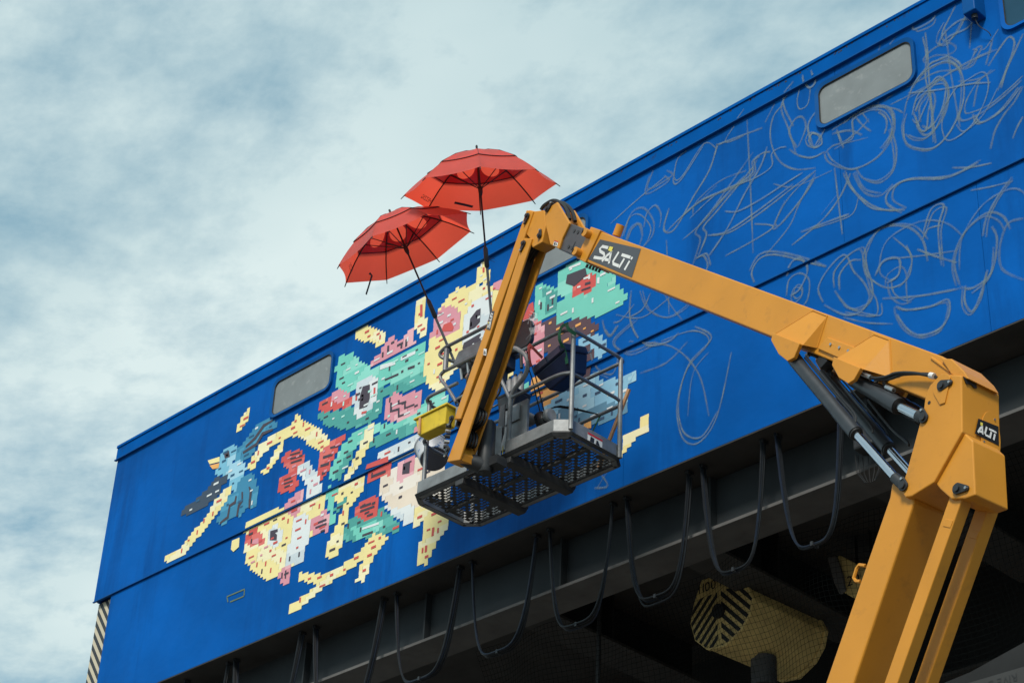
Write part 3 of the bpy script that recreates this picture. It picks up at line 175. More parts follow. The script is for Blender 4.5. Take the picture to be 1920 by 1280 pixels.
  [[-6.461,12.858],[-6.508,12.733],[-6.554,12.62]],
  [[-6.398,12.922],[-6.524,12.805],[-6.571,12.794]],
  [[-6.533,12.596],[-6.395,12.73],[-6.311,12.782],[-6.269,12.706],[-6.31,12.58],[-6.365,12.487],[-6.44,12.307]],
  [[-6.181,12.743],[-6.34,12.51],[-6.474,12.301]],
  [[-6.646,12.497],[-6.76,12.374],[-6.793,12.268],[-6.752,12.221],[-6.562,12.203],[-6.39,12.255],[-6.228,12.323]],
  [[-6.622,12.508],[-6.666,12.408],[-6.708,12.259]],
  [[-6.721,12.192],[-6.697,12.082],[-6.598,12.065],[-6.461,12.099],[-6.282,12.231]],
  [[-6.595,11.763],[-6.535,11.922],[-6.435,12.036],[-6.339,12.105],[-6.239,12.219]],
  [[-6.387,11.76],[-6.334,11.851],[-6.272,11.924]],
  [[-6.831,12.601],[-6.643,12.521],[-6.473,12.524]],
  [[-6.79,12.541],[-6.668,12.497],[-6.505,12.542]],
  [[-8.134,12.776],[-8.005,12.798],[-7.877,12.82],[-7.69,12.81],[-7.514,12.687],[-7.478,12.514],[-7.536,12.381],[-7.627,12.303]],
  [[-7.635,12.715],[-7.568,12.614],[-7.562,12.522],[-7.592,12.449]],
  [[-8.136,12.738],[-7.949,12.677],[-7.819,12.556]],
  [[-8.083,12.762],[-8.052,12.641],[-8.021,12.522]],
  [[-7.992,12.584],[-7.852,12.625],[-7.735,12.692]],
  [[-7.879,12.795],[-7.8,12.649],[-7.72,12.542]],
  [[-7.906,12.758],[-7.827,12.819],[-7.738,12.654]],
  [[-8.143,12.612],[-7.956,12.552],[-7.76,12.5]],
  [[-7.659,12.728],[-7.627,12.827]],
  [[-7.537,12.712],[-7.445,12.636],[-7.389,12.568]],
  [[-8.231,12.589],[-8.181,12.445],[-7.961,12.26],[-7.71,12.231],[-7.535,12.341],[-7.481,12.514],[-7.564,12.72],[-7.727,12.824],[-7.9,12.799],[-7.911,12.627],[-7.999,12.586],[-8.143,12.602],[-8.233,12.561]],
  [[-8.018,12.274],[-7.947,12.037],[-7.768,11.78],[-7.587,11.635],[-7.429,11.586]],
  [[-7.906,12.246],[-7.831,12.093],[-7.672,11.97],[-7.531,12.025],[-7.483,12.227],[-7.525,12.48]],
  [[-7.936,12.204],[-7.84,11.956],[-7.682,11.835],[-7.541,11.89]],
  [[-8.424,12.825],[-8.395,12.87],[-8.342,12.866],[-8.285,12.803],[-8.268,12.736],[-8.3,12.693],[-8.358,12.706],[-8.409,12.763],[-8.424,12.825]],
  [[-8.648,13.36],[-8.775,13.273],[-8.814,13.046],[-8.732,12.76],[-8.558,12.565],[-8.326,12.461]],
  [[-8.608,12.816],[-8.494,12.681],[-8.349,12.591],[-8.231,12.589]],
  [[-8.519,12.784],[-8.601,12.995],[-8.535,13.112],[-8.445,13.094],[-8.415,12.956],[-8.504,12.791]],
  [[-8.34,13.392],[-8.379,13.212],[-8.471,13.201],[-8.496,13.308],[-8.46,13.443]],
  [[-8.754,13.418],[-8.869,13.261]],
  [[-8.546,13.476],[-8.679,13.346],[-8.6,13.024],[-8.536,12.733]],
  [[-9.093,13.526],[-9.345,13.296],[-9.122,13.24]],
  [[-9.079,13.406],[-9.06,12.625],[-9.05,11.884]],
  [[-8.901,13.217],[-9.409,13.298],[-9.442,13.284],[-9.543,13.054],[-9.741,12.843],[-9.972,12.587],[-10.105,12.65],[-10.039,12.866]],
  [[-9.442,13.253],[-9.604,13.401],[-9.871,13.159],[-9.971,13.178],[-9.937,13.383],[-9.815,13.433]],
  [[-10.072,13.325],[-10.005,13.227],[-10.311,13.222],[-10.243,13.412]],
  [[-10.072,12.604],[-9.677,12.75],[-9.229,12.71],[-9.009,12.751],[-9.005,12.901],[-8.911,12.928],[-8.819,12.896]],
  [[-9.743,12.629],[-9.709,12.766],[-9.417,12.866],[-9.101,12.828]],
  [[-9.875,12.419],[-9.615,12.506],[-9.357,12.653],[-9.102,12.768],[-8.974,12.885]],
  [[-9.683,12.149],[-9.585,12.341],[-9.616,12.446],[-9.422,12.564],[-9.007,12.841]],
  [[-9.522,12.311],[-9.303,12.236],[-8.962,12.279],[-8.566,12.377],[-8.327,12.432]],
  [[-8.801,12.525],[-8.566,12.377],[-8.157,12.345]],
  [[-8.327,12.432],[-8.63,12.291],[-8.786,12.106],[-8.729,12.049],[-8.484,12.219],[-8.33,12.375]],
  [[-8.917,11.793],[-8.642,11.978],[-8.516,12.177],[-8.329,12.404]],
  [[-8.622,11.769],[-8.298,11.869],[-8.089,12.023],[-7.964,12.218]],
  [[-9.37,12.003],[-9.031,12.019],[-8.818,12.063],[-9.026,12.192]],
  [[-9.044,11.567],[-9.071,11.693],[-8.977,11.792],[-8.799,11.752],[-8.486,11.537],[-8.281,11.397]],
  [[-8.127,12.359],[-8.098,11.858],[-8.084,11.626]],
  [[-8.501,11.854],[-8.131,11.789],[-7.962,11.791],[-7.897,11.928]],
  [[-7.429,11.586],[-7.553,11.729],[-7.517,11.85],[-7.355,11.852],[-6.998,11.698],[-6.69,11.703]],
  [[-6.966,11.764],[-6.794,11.681],[-6.597,11.623]],
  [[-7.875,11.211],[-7.893,11.355],[-7.718,11.518],[-7.456,11.419],[-7.314,11.217],[-7.281,10.99]],
  [[-7.9,11.249],[-7.856,11.095],[-7.68,10.91],[-7.496,10.905],[-7.431,11.06],[-7.47,11.238]],
  [[-8.21,11.147],[-8.201,11.306],[-8.056,11.403],[-7.89,11.408],[-7.875,11.211],[-7.833,11.031],[-7.843,10.877],[-7.955,10.82],[-8.086,10.904],[-8.211,11.12]],
  [[-8.157,11.096],[-8.148,11.254],[-8.032,11.337],[-7.924,11.301]],
  [[-7.706,10.921],[-7.671,11.038],[-7.537,11.056],[-7.494,10.931],[-7.578,10.864]],
  [[-7.629,10.704],[-7.518,10.624],[-7.317,10.562],[-7.142,10.528],[-7.154,10.395],[-7.238,10.293],[-7.413,10.318],[-7.557,10.454],[-7.622,10.623],[-7.629,10.704]],
  [[-7.677,10.961],[-7.66,10.822],[-7.564,10.701],[-7.461,10.682]],
  [[-7.739,10.831],[-7.382,10.699],[-6.986,10.598]],
  [[-7.287,11.231],[-7.192,11.426],[-7.063,11.417],[-7.133,11.211],[-7.137,10.872]],
  [[-7.314,11.217],[-7.255,11.296],[-7.127,11.274]],
  [[-7.593,11.376],[-7.427,11.111],[-7.496,10.905],[-7.501,10.674]],
  [[-7.634,11.18],[-7.352,11.076],[-7.002,10.965]],
  [[-7.372,11.151],[-7.178,10.982],[-7.012,10.853]],
  [[-7.007,10.633],[-7.035,10.877],[-6.913,11.106],[-6.704,11.188],[-6.565,11.095],[-6.509,10.938]],
  [[-7.008,10.621],[-6.89,10.556],[-6.712,10.626],[-6.635,10.896],[-6.669,11.041]],
  [[-6.383,10.98],[-6.526,10.998],[-6.619,10.812],[-6.616,10.608],[-6.444,10.429]],
  [[-6.986,10.598],[-7.001,10.429],[-6.937,10.326],[-6.829,10.428],[-6.758,10.647]],
  [[-6.726,10.965],[-6.685,11.127],[-6.571,11.28],[-6.435,11.397]],
  [[-6.827,11.474],[-6.631,11.416],[-6.438,11.372]],
  [[-8.715,11.29],[-8.68,11.441],[-8.563,11.457],[-8.468,11.345],[-8.491,11.163],[-8.58,11.094]],
  [[-8.644,11.259],[-8.612,11.341],[-8.555,11.329],[-8.544,11.242],[-8.603,11.213],[-8.644,11.259]],
  [[-10.65,12.786],[-10.55,12.99],[-10.412,12.97],[-10.273,12.762],[-10.306,12.623],[-10.407,12.547]],
  [[-10.58,12.721],[-10.513,12.846],[-10.41,12.859],[-10.375,12.717],[-10.424,12.586]],
  [[-10.795,13.045],[-10.448,13.162],[-10.072,13.261]],
  [[-10.704,11.952],[-10.366,11.776],[-10.006,11.853],[-9.813,11.855]],
  [[-10.402,12.089],[-10.3,11.836],[-10.071,11.648],[-9.846,11.666],[-9.75,11.74]],
  [[-10.875,11.966],[-10.837,11.83],[-10.767,11.741],[-10.667,11.817]],
  [[-10.137,12.0],[-10.006,11.736],[-9.879,11.536]],
  [[-10.468,11.968],[-10.634,11.862],[-10.736,11.876]],
  [[-10.268,11.999],[-10.367,11.865],[-10.533,11.848]],
  [[-9.715,12.134],[-9.62,12.12],[-9.574,11.981],[-9.654,11.9]],
  [[-10.072,12.512],[-10.055,12.202],[-10.038,11.663]],
  [[-8.115,10.864],[-7.828,10.7],[-7.793,10.828],[-7.862,10.991]],
  [[-8.132,10.818],[-7.91,10.67],[-7.654,10.547]],
  [[-10.153,11.433],[-9.771,11.385],[-9.586,11.194],[-9.836,11.019],[-9.962,10.683],[-9.902,10.336],[-9.72,10.215],[-9.507,10.399],[-9.334,10.978]],
  [[-10.529,11.582],[-10.024,11.322],[-9.713,10.914],[-9.597,10.434]],
  [[-9.839,10.527],[-9.774,10.939],[-9.588,11.084]],
  [[-10.465,11.789],[-10.732,11.667],[-10.546,11.482],[-10.217,11.46]],
  [[-10.411,11.196],[-10.088,11.178],[-9.834,11.299]],
  [[-11.041,11.738],[-10.949,11.473],[-10.743,11.331],[-10.663,11.579]],
  [[-10.476,11.223],[-10.67,10.959]],
  [[-10.92,10.384],[-10.784,10.172],[-10.949,10.203]],
  [[-10.915,10.191],[-10.66,10.454]],
  [[-16.397,10.721],[-16.43,10.794],[-16.122,10.789],[-16.115,10.705],[-16.404,10.711]],
 ],
}

from mathutils import noise
random.seed(7)
# ------------------------------------------------------------------ helpers
class MB:
    """collects shapes, in world metres, that become one mesh"""
    def __init__(self): self.v = []; self.f = []; self.m = []; self.mi = 0
    def add(self, vs, fs):
        b = len(self.v); self.v += [tuple(x) for x in vs]
        for f in fs: self.f.append([b+i for i in f]); self.m.append(self.mi)
    def box(self, lo, hi):
        x0, y0, z0 = lo; x1, y1, z1 = hi
        self.add([(x, y, z) for z in (z0, z1) for y in (y0, y1) for x in (x0, x1)],
                 [(0, 2, 3, 1), (4, 5, 7, 6), (0, 1, 5, 4), (2, 6, 7, 3), (0, 4, 6, 2), (1, 3, 7, 5)])
        return self
    def prism(self, pts, vec):
        n = len(pts); vec = Vector(vec)
        a = [Vector(p) for p in pts]; b = [p+vec for p in a]
        self.add(a+b, [list(range(n))[::-1], list(range(n, 2*n))] + [(i, (i+1) % n, n+(i+1) % n, n+i) for i in range(n)])
        return self
    def hull(self, a, b):
        n = len(a)
        self.add(list(a)+list(b), [list(range(n))[::-1], list(range(n, 2*n))] + [(i, (i+1) % n, n+(i+1) % n, n+i) for i in range(n)])
        return self
    def quad(self, *p): self.add(p, [tuple(range(len(p)))]); return self
    def tube(self, path, r, n=8, closed=False, caps=True):
        path = [Vector(p) for p in path]; k = len(path); rs = r if isinstance(r, (list, tuple)) else [r]*k
        vs = []; prev = None
        for i, p in enumerate(path):
            if closed: t = path[(i+1) % k]-path[i-1]
            else: t = path[min(i+1, k-1)]-path[max(i-1, 0)]
            t.normalize()
            if prev is None:
                a = Vector((0, 0, 1)) if abs(t.z) < .9 else Vector((1, 0, 0))
                a = (a-t*a.dot(t)).normalized()
            else:
                a = prev-t*prev.dot(t)
                a = a.normalized() if a.length > 1e-6 else t.orthogonal().normalized()
            prev = a; b = t.cross(a)
            vs += [p+(a*math.cos(q*2*math.pi/n)+b*math.sin(q*2*math.pi/n))*rs[i] for q in range(n)]
        fs = []
        for i in range(k if closed else k-1):
            j = (i+1) % k
            fs += [(i*n+q, i*n+(q+1) % n, j*n+(q+1) % n, j*n+q) for q in range(n)]
        if caps and not closed: fs += [list(range(n))[::-1], [(k-1)*n+q for q in range(n)]]
        self.add(vs, fs); return self
    def cyl(self, a, b, r, n=20): return self.tube([a, b], r, n)
    def ribbon(self, path, w, nrm):
        path = [Vector(p) for p in path]; nrm = Vector(nrm); vs = []; k = len(path)
        for i, p in enumerate(path):
            t = (path[min(i+1, k-1)]-path[max(i-1, 0)]).normalized(); s = t.cross(nrm).normalized()
            ww = w[i] if isinstance(w, list) else w
            vs += [p-s*ww/2, p+s*ww/2]
        self.add(vs, [(2*i, 2*i+1, 2*i+3, 2*i+2) for i in range(k-1)]); return self

def tag(o, label=None, cat=None, group=None, kind=None):
    if label: o['label'] = label
    if cat: o['category'] = cat
    if group: o['group'] = group
    if kind: o['kind'] = kind
    return o
ORG = {}
def thing(name, loc, label, cat, group=None):
    o = bpy.data.objects.new(name, None); COL.objects.link(o); o.location = loc; o.empty_display_size = .2
    ORG[o] = Vector(loc); return tag(o, label, cat, group)
def obj(name, mb, mats, parent=None, smooth=False, bevel=0.0, org=None):
    off = ORG[parent] if parent is not None else (Vector(org) if org is not None else Vector((0, 0, 0)))
    me = bpy.data.meshes.new(name)
    me.from_pydata([tuple(Vector(v)-off) for v in mb.v], [], mb.f)
    for m in (mats if isinstance(mats, list) else [mats]): me.materials.append(m)
    me.polygons.foreach_set('material_index', mb.m)
    bm = bmesh.new(); bm.from_mesh(me); bmesh.ops.recalc_face_normals(bm, faces=bm.faces); bm.to_mesh(me); bm.free()
    if smooth: me.shade_smooth(); me.set_sharp_from_angle(angle=rad(38))
    o = bpy.data.objects.new(name, me); COL.objects.link(o)
    ORG[o] = off
    if parent is not None: o.parent = parent
    else: o.location = off
    if bevel:
        b = o.modifiers.new('bevel', 'BEVEL'); b.width = bevel; b.segments = 2; b.limit_method = 'ANGLE'; b.angle_limit = rad(35)
    return o
def spline(pts, n=6, closed=False):
    pts = [Vector(p) for p in pts]; k = len(pts); out = []
    if k < 3: return pts
    g = (lambda i: pts[i % k]) if closed else (lambda i: pts[max(0, min(k-1, i))])
    for i in range(k if closed else k-1):
        a, b, c, e = g(i-1), g(i), g(i+1), g(i+2)
        for q in range(n):
            t = q/n
            out.append(.5*((2*b)+(c-a)*t+(2*a-5*b+4*c-e)*t*t+(3*b-a-3*c+e)*t**3))
    if not closed: out.append(pts[-1])
    return out

# ------------------------------------------------------------------ materials
def mat(name, col, rough=.5, metal=0.0, var=.12, vscale=3.0, bump=0.0, bscale=40.0, spec=.5, dirt=None, dscale=2.0, damt=.5, streak=False, dlo=.55, dhi=.75, bdist=.01):
    m = bpy.data.materials.new(name); m.use_nodes = True; t = m.node_tree; n = t.nodes; L = t.links.new
    p = n['Principled BSDF']; p.inputs['Metallic'].default_value = metal
    p.inputs['Specular IOR Level'].default_value = spec
    tcn = n.new('ShaderNodeTexCoord'); vec = tcn.outputs['Object']
    nz = n.new('ShaderNodeTexNoise'); nz.inputs['Scale'].default_value = vscale; nz.inputs['Detail'].default_value = 6; L(vec, nz.inputs['Vector'])
    hi = [min(1, c*(1+var)) for c in col]; lo = [c*(1-var) for c in col]
    cr = n.new('ShaderNodeValToRGB'); L(nz.outputs['Fac'], cr.inputs[0])
    cr.color_ramp.elements[0].position = .3; cr.color_ramp.elements[0].color = (*lo, 1)
    cr.color_ramp.elements[1].position = .7; cr.color_ramp.elements[1].color = (*hi, 1)
    colout = cr.outputs[0]
    if dirt:
        mpn = n.new('ShaderNodeMapping'); L(vec, mpn.inputs[0])
        mpn.inputs['Scale'].default_value = (dscale, dscale, dscale*(.12 if streak else 1))
        dn = n.new('ShaderNodeTexNoise'); dn.inputs['Scale'].default_value = 1; dn.inputs['Detail'].default_value = 8; dn.inputs['Roughness'].default_value = .65; L(mpn.outputs[0], dn.inputs['Vector'])
        dr = n.new('ShaderNodeMapRange'); dr.inputs['From Min'].default_value = dlo; dr.inputs['From Max'].default_value = dhi; dr.inputs['To Max'].default_value = damt; L(dn.outputs['Fac'], dr.inputs[0])
        mxn = n.new('ShaderNodeMix'); mxn.data_type = 'RGBA'; L(dr.outputs[0], mxn.inputs['Factor']); L(colout, mxn.inputs['A']); mxn.inputs['B'].default_value = (*dirt, 1)
        colout = mxn.outputs['Result']
    L(colout, p.inputs['Base Color'])
    rn = n.new('ShaderNodeTexNoise'); rn.inputs['Scale'].default_value = vscale*2.3; rn.inputs['Detail'].default_value = 5; L(vec, rn.inputs['Vector'])
    rr = n.new('ShaderNodeMapRange'); rr.inputs['To Min'].default_value = max(.03, rough-.1); rr.inputs['To Max'].default_value = min(1, rough+.1); L(rn.outputs['Fac'], rr.inputs[0]); L(rr.outputs[0], p.inputs['Roughness'])
    if bump:
        bn = n.new('ShaderNodeTexNoise'); bn.inputs['Scale'].default_value = bscale; bn.inputs['Detail'].default_value = 4; L(vec, bn.inputs['Vector'])
        b = n.new('ShaderNodeBump'); b.inputs['Strength'].default_value = bump; b.inputs['Distance'].default_value = bdist; L(bn.outputs['Fac'], b.inputs['Height']); L(b.outputs[0], p.inputs['Normal'])
    return m
BLUE = mat('blue_paint', (.0005, .091, .37), .6, spec=.06, var=.2, vscale=.8, bump=.6, bscale=1.6, bdist=.035, dirt=(.001, .052, .22), dscale=2.2, damt=.85, streak=True, dlo=.52, dhi=.74)
BLUE2 = mat('blue_paint_fascia', (.0005, .085, .34), .65, spec=.03, var=.14, vscale=2.0, bump=.3, bscale=3, dirt=(.02, .03, .06), dscale=6, damt=.8, dlo=.62, dhi=.72)
BLUEF = mat('blue_frame', (.001, .075, .27), .5, spec=.12, var=.1)
PANE = mat('frosted_pane', (.205, .232, .24), .7, spec=.15, var=.10, vscale=4, dirt=(.36, .38, .38), dscale=9, damt=.55, dlo=.56, dhi=.72)
ORANGE = mat('orange_paint', (.62, .262, .026), .38, spec=.42, var=.07, vscale=2.2, bump=.06, bscale=60, dirt=(.30, .13, .03), dscale=7, damt=.5, dlo=.58, dhi=.78)
ORANGE_PALE = ORANGE
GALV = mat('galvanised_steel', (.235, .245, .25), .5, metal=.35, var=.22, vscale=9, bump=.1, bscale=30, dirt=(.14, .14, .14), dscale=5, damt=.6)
TUBE = mat('grey_tube', (.20, .21, .22), .42, metal=.45, var=.2, vscale=12)
DARKSTEEL = mat('dark_steel', (.045, .047, .05), .6, var=.3, vscale=8, dirt=(.10, .09, .075), dscale=6, damt=.6)
FLY = mat('dark_grey_fly', (.075, .07, .075), .4, var=.12, vscale=6, dirt=(.16, .15, .15), dscale=9, damt=.4)
BLACK = mat('black_rubber', (.012, .013, .014), .5, var=.3, vscale=20)
BLACKP = mat('black_plastic', (.022, .024, .027), .42, var=.2, vscale=14)
BARREL = mat('cylinder_black', (.03, .034, .04), .36, var=.15, vscale=10)
CHROME = mat('chromed_rod', (.62, .64, .68), .18, metal=1.0, var=.05)
BOLT = mat('zinc_bolt', (.5, .5, .5), .35, metal=.9)
SLATE = mat('slate_girder', (.018, .024, .028), .7, var=.25, vscale=1.5, dirt=(.02, .024, .027), dscale=2.5, damt=.7, streak=True)
FLANGE = mat('grey_flange', (.10, .098, .095), .75, var=.2, vscale=3, dirt=(.05, .045, .04), dscale=5, damt=.6)
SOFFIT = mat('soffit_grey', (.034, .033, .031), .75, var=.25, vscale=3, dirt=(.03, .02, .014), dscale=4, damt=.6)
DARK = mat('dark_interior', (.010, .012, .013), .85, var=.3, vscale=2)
CABLE = mat('festoon_cable_rubber', (.008, .010, .013), .45, spec=.3, var=.25, vscale=15)
CABLEB = mat('festoon_cable_blue', (.006, .012, .026), .45, spec=.3, var=.25, vscale=15)
NET = mat('net_twine', (.004, .005, .005), 1.0, spec=0.0, var=.2)
HOOKY = mat('hook_yellow', (.62, .47, .18), .6, var=.18, vscale=5, dirt=(.15, .10, .05), dscale=6, damt=.6)
HOOKB = mat('hook_black', (.012, .012, .012), .6)
RED = None
def fabric(name, col, trans, fac=.56):
    m = bpy.data.materials.new(name); m.use_nodes = True; t = m.node_tree; n = t.nodes; L = t.links.new
    n.remove(n['Principled BSDF']); out = n['Material Output']
    tcn = n.new('ShaderNodeTexCoord'); wv = n.new('ShaderNodeTexNoise'); wv.inputs['Scale'].default_value = 7; wv.inputs['Detail'].default_value = 5; L(tcn.outputs['Object'], wv.inputs['Vector'])
    b = n.new('ShaderNodeBump'); b.inputs['Strength'].default_value = .22; b.inputs['Distance'].default_value = .012; L(wv.outputs['Fac'], b.inputs['Height'])
    cr = n.new('ShaderNodeValToRGB'); L(wv.outputs['Fac'], cr.inputs[0]); cr.color_ramp.elements[0].position = .3; cr.color_ramp.elements[1].position = .7
    cr.color_ramp.elements[0].color = (*[c*.92 for c in col], 1); cr.color_ramp.elements[1].color = (*[min(1, c*1.06) for c in col], 1)
    p = n.new('ShaderNodeBsdfPrincipled'); L(cr.outputs[0], p.inputs['Base Color']); p.inputs['Roughness'].default_value = .42; p.inputs['Specular IOR Level'].default_value = .6; L(b.outputs[0], p.inputs['Normal'])
    p.inputs['Sheen Weight'].default_value = .2
    tr = n.new('ShaderNodeBsdfTranslucent'); tr.inputs['Color'].default_value = (*trans, 1)
    mxs = n.new('ShaderNodeMixShader'); mxs.inputs[0].default_value = fac; L(p.outputs[0], mxs.inputs[1]); L(tr.outputs[0], mxs.inputs[2]); L(mxs.outputs[0], out.inputs[0])
    return m
CANOPY = fabric('red_umbrella_cloth', (.92, .12, .085), (1.0, .11, .055))
SHADED_CLOTH = fabric('red_cloth_shaded', (.50, .03, .025), (.62, .03, .02), .35)  # darker copy of the canopy cloth; shade of the double layer put into its colour
def chalkmat():
    m = bpy.data.materials.new('grey_spray_sketch'); m.use_nodes = True; t = m.node_tree; n = t.nodes; L = t.links.new
    p = n['Principled BSDF']; p.inputs['Base Color'].default_value = (.17, .25, .30, 1); p.inputs['Roughness'].default_value = .7
    tcn = n.new('ShaderNodeTexCoord'); nz = n.new('ShaderNodeTexNoise'); nz.inputs['Scale'].default_value = 9; nz.inputs['Detail'].default_value = 8; nz.inputs['Roughness'].default_value = .65; L(tcn.outputs['Object'], nz.inputs['Vector'])
    mr = n.new('ShaderNodeMapRange'); mr.inputs['From Min'].default_value = .3; mr.inputs['From Max'].default_value = .65; mr.inputs['To Min'].default_value = .28; mr.inputs['To Max'].default_value = .88; L(nz.outputs['Fac'], mr.inputs[0])
    at_ = n.new('ShaderNodeAttribute'); at_.attribute_name = 'cover'; mu = n.new('ShaderNodeMath'); mu.operation = 'MULTIPLY'; L(mr.outputs[0], mu.inputs[0]); L(at_.outputs['Fac'], mu.inputs[1])
    L(mu.outputs[0], p.inputs['Alpha']); return m
CHALK = chalkmat()
def paint(name, col): return mat('mural_'+name, col, .6, var=.06, vscale=2.5, bump=.1, bscale=20, dirt=[c*.8 for c in col], dscale=3, damt=.35)
PAINT = dict(Y=paint('yellow', (.84, .73, .33)), T=paint('teal', (.16, .58, .48)), TD=paint('deep_teal', (.065, .33, .30)), P=paint('pink', (.66, .28, .34)),
             R=paint('red', (.60, .085, .075)), W=paint('white', (.70, .75, .76)), D=paint('plum', (.055, .042, .06)), B=paint('pale_blue', (.18, .47, .64)),
             BM=paint('mid_blue', (.035, .22, .38)), N=paint('slate', (.035, .06, .10)), C=paint('cream', (.76, .66, .54)), O=paint('orange', (.80, .40, .11)),
             SB=paint('sky_blue', (.24, .50, .68)), DB=paint('dusty_blue', (.10, .25, .37)), BR=paint('brown', (.09, .05, .065)), BD=paint('navy', (.02, .10, .2)),
             TL=paint('mint', (.45, .78, .70)), YL=paint('cream_yellow', (.85, .79, .50)), TM=paint('soft_teal', (.25, .66, .56)), PL=paint('soft_pink', (.76, .42, .46)), B2=paint('steel_blue', (.06, .29, .46)),
             CL=paint('soft_cream', (.80, .74, .66)), TE=paint('sea_teal', (.10, .42, .37)), RD=paint('soft_red', (.68, .15, .13)), WG=paint('grey_white', (.58, .66, .70)), SL=paint('light_sky', (.34, .60, .74)),
             NB=paint('night_blue', (.03, .07, .14)))
def stripes(name, a, b, scale, rot):
    m = mat(name, a, .6, var=.1); t = m.node_tree; n = t.nodes; L = t.links.new
    tcn = n.new('ShaderNodeTexCoord'); mpn = n.new('ShaderNodeMapping'); mpn.inputs['Rotation'].default_value = rot; L(tcn.outputs['Object'], mpn.inputs[0])
    sx = n.new('ShaderNodeSeparateXYZ'); L(mpn.outputs[0], sx.inputs[0])
    ml = n.new('ShaderNodeMath'); ml.operation = 'MULTIPLY'; ml.inputs[1].default_value = scale; L(sx.outputs[0], ml.inputs[0])
    fr = n.new('ShaderNodeMath'); fr.operation = 'FRACT'; L(ml.outputs[0], fr.inputs[0])
    gt = n.new('ShaderNodeMath'); gt.operation = 'GREATER_THAN'; gt.inputs[1].default_value = .5; L(fr.outputs[0], gt.inputs[0])
    mxn = n.new('ShaderNodeMix'); mxn.data_type = 'RGBA'; L(gt.outputs[0], mxn.inputs['Factor']); mxn.inputs['A'].default_value = (*a, 1); mxn.inputs['B'].default_value = (*b, 1)
    L(mxn.outputs['Result'], n['Principled BSDF'].inputs['Base Color']); return m
HAZARD = stripes('hazard_stripes', (.55, .49, .36), (.03, .035, .04), 11.0, (0, rad(38), 0))
WHITE = mat('white_sticker', (.75, .75, .73), .5, var=.04); STICKRED = mat('sticker_red', (.55, .03, .03), .5); STICKBLK = mat('sticker_black', (.02, .02, .02), .5)
PLATE = mat('logo_plate_grey', (.075, .08, .09), .45, var=.06); LOGOY = mat('logo_yellow', (.85, .72, .12), .5)
TRAYY = mat('yellow_plastic', (.72, .52, .03), .5, var=.12, vscale=8, dirt=(.35, .22, .04), dscale=12, damt=.6, dlo=.55, dhi=.7)
CASEB = mat('navy_plastic', (.012, .02, .06), .38, var=.2, vscale=8); CASEL = mat('purple_grey_label', (.06, .045, .09), .45)
GREEN = mat('green_strap_web', (.01, .11, .055), .7, var=.2, vscale=30); REDS = mat('red_strap_web', (.42, .06, .05), .7, var=.2, vscale=30)
WOOD = mat('raw_pine', (.55, .30, .15), .65, var=.2, vscale=14)
BUCKETW = mat('white_plastic', (.62, .65, .68), .5, var=.1, vscale=7, dirt=(.05, .16, .42), dscale=9, damt=.95, dlo=.56, dhi=.60)
BUCKETG = mat('grey_bucket_base', (.12, .12, .145), .6, var=.12)
GREYP = mat('grey_plastic', (.24, .25, .26), .5, var=.15, vscale=12)
FILM = mat('clear_film', (.6, .63, .65), .2); FILM.node_tree.nodes['Principled BSDF'].inputs['Alpha'].default_value = .35
CONC = mat('concrete_quay', (.11, .105, .10), .85, var=.2, vscale=.4, bump=.2, bscale=8)
SHADEDPLATE = mat('shaded_grey_plate', (.035, .037, .037), .7, var=.15, vscale=3)  # light grey plate, its shade put into this dark base colour

# ------------------------------------------------------------------ ground
g = MB(); s = 600
for i in range(12):
    for j in range(12):
        g.quad((-s+i*100, -s+j*100, 0), (-s+(i+1)*100, -s+j*100, 0), (-s+(i+1)*100, -s+(j+1)*100, 0), (-s+i*100, -s+(j+1)*100, 0))
tag(obj('ground', g, CONC), kind='structure')

# ------------------------------------------------------------------ the blue machinery house
ZL, ZM, ZF, ZT = 10.10, 11.535, 13.455, 13.64
X0, X1, YB = -19.12, 1.5, 4.4
house = thing('crane_house', (-9, 2, 0), 'long blue steel crane house with a pixel mural along its wall', 'building')
for a, b in zip([X0, -15.42, -11.9, -8.07, -4.4], [-15.42, -11.9, -8.07, -4.4, X1]):
    obj('wall_plate', MB().box((a+.002, 0, ZM+.004), (b-.002, .05, ZF+.02)), BLUE, house)
for a, b in zip([-18.79, -14.2, -10.6, -6.77, -3.0], [-14.2, -10.6, -6.77, -3.0, X1]):
    obj('wall_plate', MB().box((a+.002, .020, ZL), (b-.002, .11, ZM-.013)), BLUE, house)
obj('wall_backing', MB().box((X0+.02, .112, ZL+.02), (X1, .14, ZT-.03)), BLUEF, house)
# drip edge under the upper plates and the roof fascia with its lower lip
lip = MB(); lip.box((X0-.02, -.004, ZM-.010), (X1, .018, ZM+.002)); obj('drip_edge', lip, BLUEF, house)
fa = MB(); fa.box((X0-.01, -.025, ZF), (X1, .10, ZT)); obj('fascia', fa, BLUE2, house, bevel=.006)
fl = MB(); fl.box((X0-.03, -.034, ZF-.014), (X1, -.001, ZF-.002)); obj('fascia_lip', fl, BLUEF, house)
tb = MB(); tb.box((X0-.01, -.038, ZT-.03), (X1, -.0255, ZT+.004)); obj('roof_bead', tb, BLUE2, house)
obj('roof', MB().box((X0, .10, ZT-.03), (X1, YB, ZT-.004)), BLUE2, house)
ew = MB(); ew.box((X0, .052, ZM), (X0+.05, YB, ZT-.04)); ew.box((-18.785, .14, ZL+.03), (-18.74, YB, ZM-.002)); obj('end_wall', ew, BLUE, house)
obj('rear_wall', MB().box((X0+.06, YB-.05, ZL+.03), (X1, YB-.002, ZT-.04)), BLUE, house)
obj('soffit', MB().box((-18.73, .141, ZL+.002), (X1, YB-.06, ZL+.02)), SOFFIT, house)
